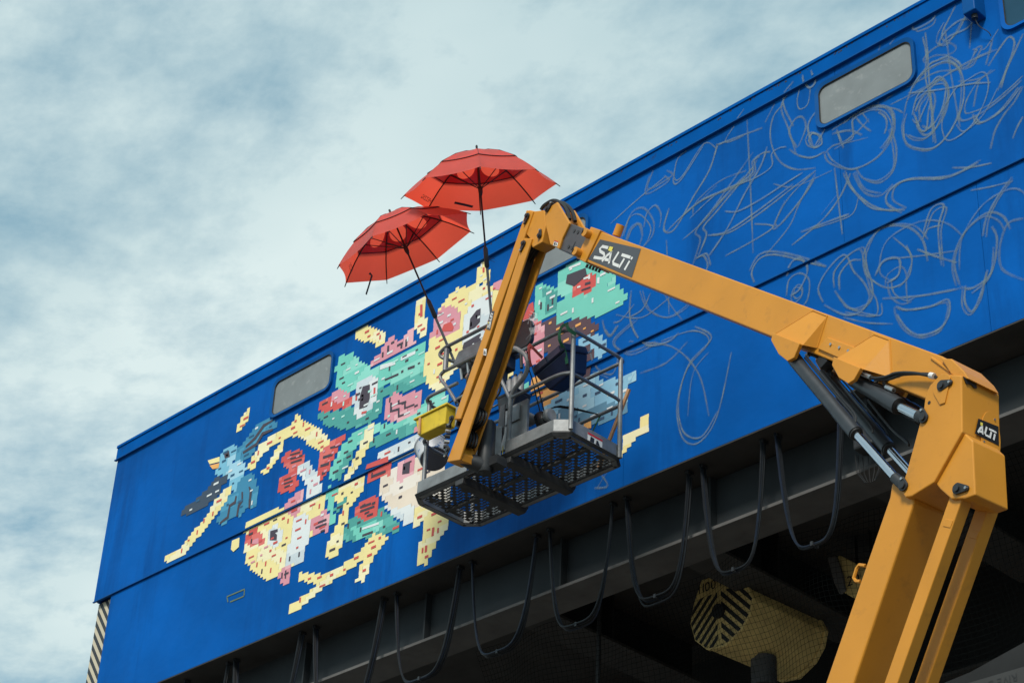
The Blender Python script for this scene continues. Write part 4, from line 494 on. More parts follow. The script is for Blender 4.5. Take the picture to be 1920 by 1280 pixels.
bl = MB(); bl.box((-18.78, .022, ZL-.014), (X1, .34, ZL-.001)); obj('bottom_flange', bl, SOFFIT, house)
po = MB(); po.box((-19.11, .07, 6.0), (-18.80, .30, ZM-.014)); obj('striped_post', po, HAZARD, house)
# rust and paint flakes along the roof bead
fk = MB()
for i in range(260):
    x = random.choice([random.uniform(-9.5, -6), random.uniform(-14, -6), random.uniform(-19, -6)]); z = random.triangular(ZT-.07, ZT-.002, ZT-.01); w = random.uniform(.006, .03); h = random.uniform(.004, .018)
    if z-h < ZT-.028: fk.quad((x, -.0268, z-h), (x+w, -.0268, z-h*random.uniform(.6, 1.2)), (x+w*.8, -.0268, z), (x+w*.2, -.0268, z+h*.2))
tag(obj('paint_flakes', fk, mat('rust_flake', (.03, .022, .02), .8), house), kind='stuff')
def rrect(x0, z0, x1, z1, r, n=6):
    out = []
    for cx_, cz_, a0 in ((x1-r, z1-r, 0), (x0+r, z1-r, 90), (x0+r, z0+r, 180), (x1-r, z0+r, 270)):
        for k in range(n+1):
            a = rad(a0+90*k/n); out.append((cx_+r*math.cos(a), cz_+r*math.sin(a)))
    return out
for i, xc in enumerate((-15.47, -11.61, -7.745, -5.82)):
    x0, x1, z0, z1 = xc-.50, xc+.50, 12.86, 13.30
    if i == 3: x0 = -6.32; x1 = -5.32
    m = MB(); a = rrect(x0-.036, z0-.036, x1+.036, z1+.036, .11); b = rrect(x0, z0, x1, z1, .085); n = len(a)
    for k in range(n):
        j = (k+1) % n
        A = lambda p, y: (p[0], y, p[1])
        m.quad(A(a[k], -.034), A(a[j], -.034), A(b[j], -.026), A(b[k], -.026))
        m.quad(A(a[k], -.034), A(a[j], -.034), A(a[j], -.001), A(a[k], -.001))
        m.quad(A(b[k], -.026), A(b[j], -.026), A(b[j], -.004), A(b[k], -.004))
    w = obj('window', m, BLUEF if i < 3 else BLUE, house, smooth=True)
    obj('seal', MB().tube([(p[0], -.018, p[1]) for p in rrect(x0+.002, z0+.002, x1-.002, z1-.002, .083)], .0075, 6, closed=True), BLACK, w, smooth=True)
    pm = MB(); c = rrect(x0-.004, z0-.004, x1+.004, z1+.004, .085)
    pm.prism([(p[0], -.010, p[1]) for p in c], (0, .006, 0)); obj('pane', pm, PANE if i < 3 else mat('dark_pane', (.02, .07, .12), .6, spec=.1), w)
# down-pipe box by the far right window
m = MB(); m.box((-6.62, -.17, 13.10), (-6.50, -.002, ZF-.02)); obj('pipe_box', m, BLUEF, house, bevel=.01)
m = MB(); m.cyl((-6.55, -.10, 13.10), (-6.55, -.10, 13.06), .028); m.tube(spline([(-6.55, -.1, 13.06), (-6.53, -.08, 12.98), (-6.47, -.05, 12.9), (-6.46, -.03, 12.86)]), .004, 5); obj('pipe_end', m, BLACKP, house)

# ---- mural: rows of painted cells, then loose dabs over them
CW, CH = .052, .037
def inside(poly, x, z):
    c = False; j = len(poly)-1
    for i in range(len(poly)):
        xi, zi = poly[i]; xj, zj = poly[j]
        if (zi > z) != (zj > z) and x < (xj-xi)*(z-zi)/(zj-zi)+xi: c = not c
        j = i
    return c
OWN = {}
MOT = []
def raster_motif(name, layers, dabs):
    names = []; cells = {}
    small = []
    for colr, up, lo in layers:
        if colr not in names: names.append(colr)
        for which, pg in ((0, up), (1, lo)):
            xs = [p[0] for p in pg]; zs = [p[1] for p in pg]
            area = abs(sum(pg[i][0]*pg[i-1][1]-pg[i-1][0]*pg[i][1] for i in range(len(pg))))/2
            if area < .022 or (colr == 'D' and area < .05):
                if (which == 0) == (sum(zs)/len(zs) > ZM): small.append((colr, which, pg))
                continue
            for row in range(int(min(zs)/CH)-1, int(max(zs)/CH)+2):
                z = (row+.5)*CH
                if (which == 0 and row*CH < ZM+.005) or (which == 1 and (row+1)*CH > ZM-.012 and row*CH > ZM-.012): continue
                for cxx in range(int(min(xs)/CW)-2, int(max(xs)/CW)+2):
                    if inside(pg, (cxx+.5)*CW, z): cells[(cxx, row)] = (colr, which)
    alt = dict(Y='YL', T='TM', P='PL', BM='B2', C='CL', TD='TE', R='RD', W='WG', SB='SL', B='SL')
    sh_ = Vector((len(MOT)*3.7, 0, len(MOT)*1.3))
    for k, (cc_, wh_) in list(cells.items()):
        if cc_ in alt and noise.noise(Vector((k[0]*.13, 0, k[1]*.16))+sh_) > .16:
            cells[k] = (alt[cc_], wh_)
            if alt[cc_] not in names: names.append(alt[cc_])
    for k in cells: OWN[k] = len(MOT)
    MOT.append((name, cells, small, names, dabs))
def emit_motif(idx):
    name, cells, small, names, dabs = MOT[idx]
    cells = {k: v for k, v in cells.items() if OWN[k] == idx}
    m = MB(); YY = (-.004, .016)
    rows = {}
    for (cxx, row), v in cells.items(): rows.setdefault(row, []).append((cxx, v))
    for row, lst in rows.items():
        lst.sort(); i = 0
        while i < len(lst):
            j = i
            while j+1 < len(lst) and lst[j+1][0] == lst[j][0]+1 and lst[j+1][1] == lst[i][1]: j += 1
            cc, which = lst[i][1]; m.mi = names.index(cc); y = YY[which]
            z0, z1 = row*CH, (row+1)*CH
            if which == 1: z1 = min(z1, ZM-.013)
            jit = random.uniform(-.003, .003)
            xa, xb = lst[i][0]*CW+jit, (lst[j][0]+1)*CW+jit
            m.quad((xa, y, z0), (xb, y, z0), (xb, y, z1), (xa, y, z1)); i = j+1
    for colr, which, pg in small:
        m.mi = names.index(colr); y = YY[which]-.003
        m.quad(*[(p[0], y, p[1]) for p in pg])
    keys = [k for k in cells if all((k[0]+dx, k[1]+dz) in cells and cells[(k[0]+dx, k[1]+dz)] == cells[k] for dx, dz in ((1, 0), (0, 1), (0, -1), (-1, 0))) and cells[k][0] not in 'D']
    random.shuffle(keys); used = []
    for colr, cnt in dabs:
        if colr not in names: names.append(colr)
        m.mi = names.index(colr); n = 0
        for k in keys:
            if n >= cnt*.95: break
            if cells[k][0] == colr or any(abs(k[0]-q[0]) < 3 and abs(k[1]-q[1]) < 2 or abs(k[0]-q[0])+abs(k[1]-q[1]) < 3 for q in used): continue
            used.append(k); n += 1
            w = CW*random.choice([.7, 1.0, 1.4, 1.8]); h = CH*random.choice([.5, .6, .75])
            if random.random() < .18: w, h = CW*.45, CH*1.5
            x = (k[0]+.1)*CW; z = k[1]*CH+CH*.2; y = YY[cells[k][1]]-.0035
            m.quad((x, y, z), (x+w, y, z), (x+w, y, z+h), (x, y, z+h))
    if m.v: obj(name, m, [PAINT[q] for q in names], house)
for name, layers, dabs in D['mural']: raster_motif(name, layers, dabs)
for idx in range(len(MOT)): emit_motif(idx)

# ---- grey sketch lines sprayed for the part of the mural still to come
random.seed(21)
strokes = [[Vector((p[0], 0, p[1])) for p in pts] for pts in D['chalk']]
extra = []
for st_ in strokes:
    if len(st_) > 3 and random.random() < .62 and st_[0].x > -12.5:
        c_ = sum(st_, Vector())/len(st_); o_ = Vector((random.uniform(-.05, .05), 0, random.uniform(-.045, .045))); k_ = random.uniform(.9, 1.1)
        cut = st_[random.randint(0, 1):len(st_)-random.randint(0, 1)]
        extra.append([c_+(p-c_)*k_+o_+Vector((random.uniform(-.015, .015), 0, random.uniform(-.015, .015))) for p in cut])
for st_ in strokes:
    if len(st_) > 4 and random.random() < .42 and st_[0].x > -10.8:
        c_ = sum(st_, Vector())/len(st_); o_ = Vector((random.uniform(-.32, .32), 0, random.uniform(-.16, .16))); k_ = random.uniform(.7, 1.25); rt = Matrix.Rotation(random.uniform(-.5, .5), 3, 'Y')
        extra.append([c_+rt @ ((p-c_)*k_)+o_ for p in st_])
OLIVE = mat('olive_spray', (.10, .15, .09), .7)
for si, pts in enumerate(strokes+extra):
    sp = spline(pts, 6)
    if si == len(strokes)-1: sp = [p.lerp(q, t/6) for p, q in zip(pts, pts[1:]) for t in range(6)]
    vs, fs, al = [], [], []; w0 = random.uniform(.018, .031) if si != len(strokes)-1 else .016; press = random.uniform(.55, 1.0); dz = si*.00003; n_ = len(sp); prev = None
    for i, p in enumerate(sp):
        lvl = 0 if p.z < ZM-.012 else (2 if p.z > ZF else 1)
        if p.z > ZT-.035 or p.z < ZL+.02: prev = None; continue
        t_ = (sp[min(i+1, n_-1)]-sp[max(i-1, 0)]).normalized(); s_ = Vector((t_.z, 0, -t_.x))
        y = (.0185, -.0015, -.0262)[lvl]-dz; w = w0*random.uniform(.85, 1.15)
        a = press*min(1, .45+min(i, n_-1-i)*.22)
        b0 = len(vs)
        for q_, aa in ((-1, 0), (-.42, .9), (.42, .9), (1, 0)):
            v_ = p+s_*w*.5*q_; vs.append((v_.x, y, v_.z)); al.append(aa*a)
        if prev is not None and prev[1] == lvl:
            for q_ in range(3): fs.append((prev[0]+q_, prev[0]+q_+1, b0+q_+1, b0+q_))
        prev = (b0, lvl)
    if not fs: continue
    m = MB(); m.add(vs, fs); o = obj('sketch_line', m, OLIVE if si == len(strokes)-1 else CHALK, house)
    at_ = o.data.attributes.new('cover', 'FLOAT', 'POINT'); at_.data.foreach_set('value', al)

# ------------------------------------------------------------------ dark underside: girders, beams
gird = thing('crane_girder', (-9, .6, 9), 'slate grey girder with its bottom flange coloured pale for ground light, running under the blue wall', 'girder')
obj('web', MB().box((-18.7, .44, 9.55), (X1, .47, ZL-.016)), SLATE, gird)
obj('flange', MB().box((-18.7, .30, 9.52), (X1, .70, 9.549)), FLANGE, gird)  # light bounced from the ground is put into this paler colour
for x in [-17.3, -15.4, -13.55, -11.7, -9.9, -8.1, -6.3, -4.5]:
    obj('stiffener', MB().box((x, .36, 9.551), (x+.02, .438, ZL-.018)), SLATE, gird)
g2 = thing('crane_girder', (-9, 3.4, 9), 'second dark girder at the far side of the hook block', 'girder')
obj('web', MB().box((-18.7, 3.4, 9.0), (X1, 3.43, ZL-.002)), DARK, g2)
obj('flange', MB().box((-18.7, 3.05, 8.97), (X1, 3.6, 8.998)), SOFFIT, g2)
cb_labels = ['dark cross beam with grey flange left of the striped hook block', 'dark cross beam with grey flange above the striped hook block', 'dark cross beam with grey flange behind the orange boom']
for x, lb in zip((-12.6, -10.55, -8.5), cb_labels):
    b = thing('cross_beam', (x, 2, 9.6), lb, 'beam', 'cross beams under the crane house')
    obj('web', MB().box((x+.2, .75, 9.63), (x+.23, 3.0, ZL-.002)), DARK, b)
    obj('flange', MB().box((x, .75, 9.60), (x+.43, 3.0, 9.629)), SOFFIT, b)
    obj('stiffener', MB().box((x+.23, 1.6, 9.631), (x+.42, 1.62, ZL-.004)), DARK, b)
pan = thing('steel_panel', (-6.5, 1.2, 6), 'grey steel panel, coloured dark for shade, low at the right behind the lift boom', 'panel')
obj('face', MB().prism([(-8.2, .62, 6.4), (-4, .62, 6.4), (-4, .62, 8.4), (-6.55, .62, 7.95), (-7.6, .62, 7.72), (-8.2, .62, 7.66)], (0, .03, 0)), DARK, pan)  # shadow on the panel is put into its near-black colour
sg = thing('notice_plate', (-7.4, .58, 7.4), 'pale grey notice plate with upside-down black lettering at the lower right corner', 'sign')
obj('plate', MB().prism([(-8.15, .60, 7.63), (-7.13, .60, 7.63), (-7.07, .60, 7.585), (-7.07, .60, 7.0), (-8.15, .60, 7.0)], (0, .012, 0)), SHADEDPLATE, sg)
def text_mesh(body, size):
    cu = bpy.data.curves.new('lettering', 'FONT'); cu.body = body; cu.size = size; cu.resolution_u = 3
    to = bpy.data.objects.new('lettering', cu); COL.objects.link(to); dg = bpy.context.evaluated_depsgraph_get(); dg.update()
    me = bpy.data.meshes.new_from_object(to.evaluated_get(dg)); vs = [v.co.copy() for v in me.vertices]; fs = [tuple(p.vertices) for p in me.polygons]
    bpy.data.objects.remove(to); bpy.data.meshes.remove(me); bpy.data.curves.remove(cu); return vs, fs
def letters(body, size, fn, m_, parent):
    x = 0.0
    for c_ in body:
        if c_ == ' ': x += size*.28; continue
        vs, fs = text_mesh(c_, size); w_ = max(v.x for v in vs)
        mb = MB(); mb.add([fn(v.x+x, v.y) for v in vs], fs); obj('letter', mb, m_, parent); x += w_+size*.06
letters('RIVE DROITE (ROUEN)', .085, lambda x, y: (-7.19-x, .597, 7.535+y*-1+.06), STICKBLK, sg)
m = MB(); m.tube([(-7.33, .597, 7.50), (-7.42, .597, 7.38), (-7.24, .597, 7.40)], .004, 4); obj('triangle_mark', m, STICKBLK, sg)
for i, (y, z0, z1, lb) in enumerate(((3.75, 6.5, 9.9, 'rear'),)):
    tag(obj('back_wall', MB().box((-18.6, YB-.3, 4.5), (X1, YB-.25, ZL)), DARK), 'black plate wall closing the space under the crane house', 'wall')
# yellow striped hook block on ropes
hb = thing('hook_block', (-10.7, 1.95, 9.1), 'big yellow hook block with black chevrons marked 1100 kN behind the net', 'hook block')
face = [Vector(p) for p in D['hook_face']]
fc = sum(face, Vector())/len(face)
m = MB(); m.prism(face, (0, .05, 0)); obj('stripe_plate', m, HOOKY, hb, bevel=.01)
DX = Vector((.06, .92, .0))
m = MB(); m.prism([fc+Vector((0, .051, 0))+(p-fc)*.97 for p in face], DX); obj('housing', m, HOOKY, hb, bevel=.015)
m = MB(); rim = [fc+Vector((.06, .97, 0))+(p-fc)*1.02 for p in face]; m.prism(rim, (0, .05, 0)); obj('rear_plate', m, HOOKY, hb, bevel=.01)
def fr(u_, v_): return Vector((fc.x+u_, 1.4965, fc.z+v_))
def clip(poly_, conv):
    ar = sum(conv[q-1][0]*conv[q][1]-conv[q][0]*conv[q-1][1] for q in range(len(conv)))
    if ar < 0: conv = conv[::-1]
    for q in range(len(conv)):
        ax_, az_ = conv[q-1]; bx_, bz_ = conv[q]; out = []
        sd = lambda p: (bx_-ax_)*(p[1]-az_)-(bz_-az_)*(p[0]-ax_)
        for w_ in range(len(poly_)):
            p, p2 = poly_[w_-1], poly_[w_]; s1, s2 = sd(p), sd(p2)
            if (s1 >= 0) != (s2 >= 0): t_ = s1/(s1-s2); out.append((p[0]+(p2[0]-p[0])*t_, p[1]+(p2[1]-p[1])*t_))
            if s2 >= 0: out.append(p2)
        poly_ = out
        if len(poly_) < 3: return []
    return poly_
def hull2(ps):
    ps = sorted(ps); out = []
    for seq in (ps, ps[::-1]):
        half_ = []
        for p in seq:
            while len(half_) > 1 and (half_[-1][0]-half_[-2][0])*(p[1]-half_[-2][1])-(half_[-1][1]-half_[-2][1])*(p[0]-half_[-2][0]) <= 0: half_.pop()
            half_.append(p)
        out += half_[:-1]
    return out
fpoly = hull2([((p.x-fc.x)*.97, min((p.z-fc.z)*.97, .20)) for p in face])
for k in range(11):
    zc = .42-k*.105
    for sgn in (-1, 1):
        q = [(sgn*.02, zc), (sgn*.5, zc-.5), (sgn*.5, zc-.555), (sgn*.02, zc-.055)]
        q = clip(q, fpoly)
        if len(q) >= 3: obj('chevron', MB().quad(*[fr(x, z) for x, z in q]), HOOKB, hb)
m = MB(); m.tube([fr(0, .0)+Vector((0, -.03, 0)), fr(0, .0)], .07, 14); obj('axle', m, HOOKB, hb)
letters('1100 kN', .135, lambda x, y: (fc.x-.27+x, 1.496, fc.z+.25+y), HOOKB, hb)
m = MB(); m.cyl((fc.x+.1, 2.0, 9.14), (fc.x+.1, 2.0, 8.86), .12); m.tube(spline([(fc.x+.1, 2.0, 8.88), (fc.x+.1, 2.0, 8.7), (fc.x+.26, 2.0, 8.58), (fc.x+.28, 2.0, 8.4), (fc.x+.1, 2.0, 8.3), (fc.x-.1, 2.0, 8.42)], 6), .075, 12); obj('hook', m, DARKSTEEL, hb, smooth=True)
for dx in (-.30, -.22, .16, .24):
    for dy in (.25, .62):
        obj('rope', MB().cyl((fc.x+dx, 1.5+dy, 9.6), (fc.x+dx*1.05, 1.5+dy, ZL-.01), .014, 6), BLACK, hb)
h2 = thing('hook_block', (-9.6, 2.0, 9.3), 'smaller hook block marked 20, half hidden behind the orange boom', 'hook block')
f2 = [Vector(p) for p in D['hook2']]
m = MB(); m.prism(f2, (0, .5, 0)); obj('housing', m, HOOKY, h2, bevel=.01)
m = MB(); m.prism([(-9.77, 1.86, 9.83), (-9.68, 1.86, 9.82), (-9.62, 1.86, 9.62), (-9.60, 1.86, 9.46), (-9.66, 1.86, 9.44), (-9.71, 1.86, 9.56)], (0, .03, 0)); obj('side_plate', m, FLANGE, h2)
letters('20', .14, lambda x, y: (-9.60+x, 1.895, 9.50+y), HOOKB, h2)
for dx in (-.02, .14): obj('rope', MB().cyl((-9.6+dx, 2.1, 9.7), (-9.6+dx, 2.1, ZL-.01), .014, 6), BLACK, h2)
for i, (x, y, lb) in enumerate(((-11.9, 1.1, 'black steel rope hanging left of the striped hook block'),)):
    tag(obj('wire_rope', MB().cyl((x, y, 7.0), (x+.02, y, ZL-.01), .022, 8), BLACK, org=(x, y, 7)), lb, 'rope')
# catch net
def netpt(x, z): 
    t = (9.49-z)
    return Vector((x+.03*math.sin(z*5+x), .82+.10*math.sin(x*2.1+z*1.3)+.05*math.sin(x*5.3-z*4)+.18*t, z+.05*math.sin(x*1.7)*min(1, t)+.03*math.sin(x*4.1+1)*min(1, t)))
m = MB(); st = .047
nx = int((13.2-5.0)/st); nzc = int(2.3/st)
for i in range(nx):
    x = -13.2+i*st
    m.ribbon([netpt(x, 9.49-k*.115) for k in range(21)], .0032, (0, -1, 0))
for j in range(nzc):
    z = 9.49-j*st
    m.ribbon([netpt(-13.2+k*.10, z) for k in range(83)], .0032, (0, -1, 0))
tag(obj('safety_net', m, NET, org=(-9, .9, 7.2)), 'black catch net hung below the girder in front of the hook blocks', 'net')
# chain hoist with bag under the house, seen between the lift cylinders
ch = thing('chain_hoist', (-8.09, .30, 9.5), 'small black chain hoist with an open wire chain bag below the girder', 'hoist')
obj('motor', MB().box((-8.19, .12, 9.62), (-7.99, .28, 9.82)), BLACKP, ch, bevel=.02)
m = MB()
for k in range(9):
    a = k*math.pi/8; m.tube([( -8.09+.13*math.cos(a), .19+.07*math.sin(a), 9.62), (-8.09+.12*math.cos(a), .19+.065*math.sin(a), 9.45), (-8.09+.05*math.cos(a), .19+.03*math.sin(a), 9.34)], .004, 5)
obj('chain_bag', m, BLACK, ch)
obj('lamp', MB().cyl((-8.14, .118, 9.72), (-8.14, .108, 9.72), .02), BOLT, ch)
obj('hanger', MB().box((-8.12, .15, 9.821), (-8.05, .22, ZL-.015)), BLACKP, ch)
# festoon cables
tops = [(-17.2, -16.45), (-16.32, -15.22), (-15.0, -13.95), (-13.76, -12.85), (-12.68, -11.82), (-11.65, -10.86), (-10.69, -9.96), (-9.80, -9.13), (-8.98, -8.32)]
low = [9.0, 9.0, 8.98, 9.05, 9.03, 9.01, 9.0, 8.98, 8.95]
where = ['first at the left bottom corner, mostly below the picture', 'second from the left, under the dark corner', 'third from the left, running off the bottom edge', 'fourth from the left, just reaching the bottom edge', 'fifth from the left, below the yellow painted legs', 'sixth from the left, under the lift basket', 'seventh from the left, its strands fanned apart', 'eighth from the left, above the striped hook block', 'ninth from the left, nearest the grey cylinders']
for i, ((a, b), zl) in enumerate(zip(tops, low)):
    zt = ZL-.016
    t = thing('festoon_cable', ((a+b)/2, .17, zl), 'hanging loop of black festoon cable, '+where[i], 'cable', 'festoon cable loops under the blue wall')
    nst = 4 if i != 6 else 5
    for k in range(nst):
        yo = .150+.011*k; pts = []
        e = 1.0 if not (i == 6 and k == 4) else 1.12
        for q in range(25):
            w = q/24*2-1; sh = abs(w)**2.7
            x = (a+b)/2+(b-a)/2*(math.copysign(abs(w)**.62, w))*(1.0 if not (i == 6 and k == 4) else 1+.10*(1-abs(w)))
            pts.append((x, yo+.012*math.sin(3*w+k+i), zl-(.005*k)-(.0 if e == 1 else .03)+(zt-zl)*sh))
        obj('strand', MB().tube(pts, .0105, 6), CABLEB if (i+k) % 4 == 0 else CABLE, t, smooth=True)
    m = MB(); xc = (a+b)/2; m.box((xc-.012, .132, zl-.022), (xc+.012, .215, zl+.014)); obj('clip', m, BLACKP, t)
    for x in (a, b): m = MB(); m.box((x-.018, .135, zt-.03), (x+.018, .21, zt)); obj('clamp', m, BLACKP, t)

# ------------------------------------------------------------------ boom lift
P0 = Vector((-10.854, -1.66, 0)); TH = rad(8)
PV = Vector((math.sin(TH), math.cos(TH), 0)); SV = Vector((math.cos(TH), -math.sin(TH), 0))
def B(p, o=0.0): return Vector((P0.x+SV.x*p[0]+PV.x*o, P0.y+SV.y*p[0]+PV.y*o, p[1]))
lift = thing('boom_lift', B((2.2, 0)), 'orange articulated boom lift with its grey work basket raised against the mural', 'boom lift')
def prof(name, key, o0, o1, m=ORANGE, parent=None, bevel=.007, smooth=False):
    mb = MB().prism([B(p, o0) for p in D[key]], PV*(o1-o0)); return obj(name, mb, m, parent or lift, bevel=bevel, smooth=smooth)
# riser, from the knuckle down to the chassis
rz = D['riser']
def down(p, q, z): # extend line p->q to height z
    t = (z-p[1])/(q[1]-p[1]); return (p[0]+(q[0]-p[0])*t, z)
rb = [rz[0], rz[1], rz[2], down(rz[2], rz[3], 1.3), down(rz[5], rz[4], 1.3), rz[5]]
m = MB().prism([B(p, -.13) for p in rb], PV*.26); riser = obj('riser', m, ORANGE_PALE, lift, bevel=.012)
m = MB().tube([B(p, -.06) for p in D['riser_grip']], .012, 6); obj('grip', m, ORANGE, riser)
for o in (-.12, .10):
    ti = D['tie']; tb_ = [ti[0], ti[1], down(ti[1], ti[2], 1.5), down(ti[0], ti[3], 1.5)]
    tr_ = obj('tie_bar', MB().prism([B(p, o) for p in tb_], PV*.085), ORANGE_PALE if o < 0 else ORANGE, lift, bevel=.006)
    c = [Vector((p[0], p[1])) for p in D['tie_boss']]; cc = sum(c, Vector((0, 0)))/4
    mm = MB().prism([B(cc+(p-cc)*.5, o-.004) for p in c], PV*.006); obj('boss', mm, ORANGE, tr_, bevel=.003)
# chassis below the picture
ch_ = MB(); cb_ = B((2.2, 0))
for dx, dz, sx, sy, sz in ((0, .75, 1.9, 1.05, .35), (-.1, 1.2, 1.2, .9, .5)):
    ch_.box((cb_.x+dx-sx, cb_.y-sy, dz-sz/2), (cb_.x+dx+sx, cb_.y+sy, dz+sz/2))
obj('chassis', ch_, ORANGE, lift, bevel=.03)
for dx in (-1.35, 1.35):
    for dy in (-1.12, 1.12):
        obj('wheel', MB().cyl((cb_.x+dx, cb_.y+dy-.17, .47), (cb_.x+dx, cb_.y+dy+.17, .47), .47, 28), BLACK, lift, smooth=True)
# knuckle
kn = D['kn_plate']; kl = D['kn_lug']
ktop, krear = kn[2], kl[1]
k = prof('knuckle', 'kn_plate', -.165, .165, ORANGE_PALE, bevel=.008)
# recessed lower lug and rear body
sR = kn[2][0]
rbod = [kn[3], kl[1], kl[2], kl[3], kl[4], kl[5], kl[6]]
obj('knuckle_lug', MB().prism([B(p, -.142) for p in rbod], PV*.28), ORANGE_PALE, lift, bevel=.008)
def pinset(name, pins, tails, o, parent=None, r=.036):
    for p, q in zip(pins, tails):
        p = Vector((p[0], p[1])); q = Vector((q[0], q[1])); ax = (q-p); L = ax.length; ax.normalize(); nn = Vector((-ax.y, ax.x))
        out = []
        for kk in range(13):
            a = math.pi/2+math.pi*kk/12; out.append(p+ax*math.cos(a)*r+nn*math.sin(a)*r)
        for kk in range(7):
            a = -math.pi/2+math.pi*kk/6; out.append(q+ax*math.cos(a)*r*.5+nn*math.sin(a)*r*.5)
        pc = obj(name, MB().prism([B(x, o-.014) for x in out], PV*.013), BLACKP, parent or lift, bevel=.003)
        mm = MB(); mm.cyl(B(p, o-.026), B(p, o-.014), r*.62, 18); obj('pin_head', mm, BLACKP, pc, smooth=True)
        mm = MB(); mm.cyl(B(q, o-.022), B(q, o-.014), .009, 10); obj('bolt', mm, BOLT, pc, smooth=True)
pinset('pin_cap', D['pins_kn'], D['pin_tail'], -.166)
pinset('pin_cap', [D['pin_lug'][0]], [D['pin_lug'][1]], -.143)
# reinforcing teardrop behind the top pin
pk_ = Vector(D['pins_kn'][0]).to_2d() if len(D['pins_kn'][0]) > 2 else Vector(D['pins_kn'][0])
td = [pk_+Vector((.075*math.cos(a), .075*math.sin(a))) for a in [rad(20+i*20) for i in range(10)]]+[pk_+Vector((-.03, -.12)), pk_+Vector((.01, -.125))]
obj('gusset_plate', MB().prism([B(x, -.1735) for x in td], PV*.008), ORANGE_PALE, lift, bevel=.003)
m = MB(); m.cyl(B(pk_+Vector((-.115, -.065)), -.1665), B(pk_+Vector((-.115, -.065)), -.164), .012, 12); obj('hole', m, BLACK, lift)
# rear face: slot, round cover, logo
def R_(p, s_): return B((s_, p[1]), p[0])
sl = D['slot']; obj('slot', MB().prism([R_(p, sR+.002) for p in sl], SV*.003), BLACK, lift)
ac = D['alti']; acx = sum(p[0] for p in ac)/4; acz = sum(p[1] for p in ac)/4
def rear_s(z):  # the rear edge of the knuckle leans a little
    a, b = kn[2], kn[3]
    t = (a[1]-z)/(a[1]-b[1]); return a[0]+(b[0]-a[0])*t
cv_ = [R_((acx+.03+.085*math.cos(a), acz-.03+.17*math.sin(a)), rear_s(acz-.03+.17*math.sin(a))+.0015) for a in [i*math.pi/14 for i in range(28)]]
cover = obj('cover_plate', MB().prism(cv_, SV*.005), ORANGE, lift, bevel=.002)
for a in (60, 200, 300):
    zz_ = acz-.03+.15*math.sin(rad(a)); pp = R_((acx+.03+.068*math.cos(rad(a)), zz_), rear_s(zz_)+.006); obj('bolt', MB().cyl(pp, pp+SV*.006, .007, 8), BOLT, cover)
def lerp2(q, u_, v_): # q: four corners TL TR BR BL
    TL, TR, BR, BL = [Vector(p) for p in q]; return (BL*(1-u_)+BR*u_)*(1-v_)+(TL*(1-u_)+TR*u_)*v_
def logo(name, quad, nrm, letters, parent, w, plate=PLATE, cut=0.0):
    nrm = Vector(nrm); q = [Vector(p)+nrm*.002 for p in quad]
    pl_ = obj(name, MB().quad(*q), plate, parent)
    for ch_i, letter in enumerate(letters):
        mm = MB()
        for st_ in D['logo'][letter]:
            path = [lerp2(q, u_, v_)+nrm*.002 for u_, v_ in st_]
            mm.ribbon(path, w, nrm)
        obj('letter', mm, WHITE, pl_)
    obj('logo_mark', MB().quad(*[lerp2(q, u_, v_)+nrm*.0045 for u_, v_ in D['logo_dot']]), LOGOY, pl_)
rq = [R_(p, rear_s(p[1])+.007) for p in ac]
# on the knuckle the first letter is wrapped out of sight: ALTi
TLq, TRq, BRq, BLq = rq; ext = .28
rq2 = [TLq+(TLq-TRq)*ext, TRq, BRq, BLq+(BLq-BRq)*ext]
q = [p+SV*.002 for p in rq2]
pl_ = obj('logo_plate', MB().quad(*[p+SV*.002 for p in rq]), mat('logo_plate_black', (.012, .012, .013), .4), lift)
for letter in 'ALTi':
    mm = MB()
    for st_ in D['logo'][letter]: mm.ribbon([lerp2(q, u_, v_)+SV*.003 for u_, v_ in st_], .014, SV)
    obj('letter', mm, WHITE, pl_)
obj('logo_mark', MB().quad(*[lerp2(q, u_, v_)+SV*.0045 for u_, v_ in D['logo_dot']]), LOGOY, pl_)
# main boom
boom = prof('main_boom', 'boom', -.11, .11, ORANGE_PALE, bevel=.008)
logo('logo_plate', [B(p, -.1105) for p in D['plate']], -PV, 'SALTi', lift, .025)
obj('heel_cap', MB().prism([B(p, -.135) for p in D['heel']], PV*.27), ORANGE_PALE, lift, bevel=.006)
wl = MB(); wl.tube([B(Vector(D['boom'][1])+Vector((-.075, .02)), -.113), B(Vector(D['boom'][1])+Vector((.06, -.14)), -.113)], .009, 6); obj('weld_strip', wl, ORANGE_PALE, lift)
coll = prof('collar', 'collar', -.125, .125, ORANGE, bevel=.006)
for p in D['rollers']:
    obj('roller_boss', MB().cyl(B(p, -.18), B(p, -.12), .036, 16), ORANGE, lift, smooth=True)
    obj('roller_bolt', MB().cyl(B(Vector(p)+Vector((-.035, .028)), -.175), B(Vector(p)+Vector((-.02, .018)), -.14), .028, 10), BLACKP, lift)
cx0 = Vector(D['collar'][1]); obj('roller_boss', MB().cyl(B(cx0+Vector((.05, -.03))), B(cx0+Vector((.10, .05))), .035, 14), ORANGE, lift, smooth=True)
c0, c1 = Vector(D['collar'][3]), Vector(D['boom'][4])
for i in range(5):
    q0 = c1+Vector((.03+.05*i, -.045-.04*i))*.8; obj('wear_pad', MB().cyl(B(q0, -.10), B(q0+Vector((-.02, -.025)), -.10), .011, 8), BLACK, lift)
fly = prof('fly_section', 'fly', -.08, .08, FLY, bevel=.006)
fq = D['fly']; F = lambda u_, v_: lerp2([Vector((p[0], p[1], 0)) for p in fq], u_, v_)
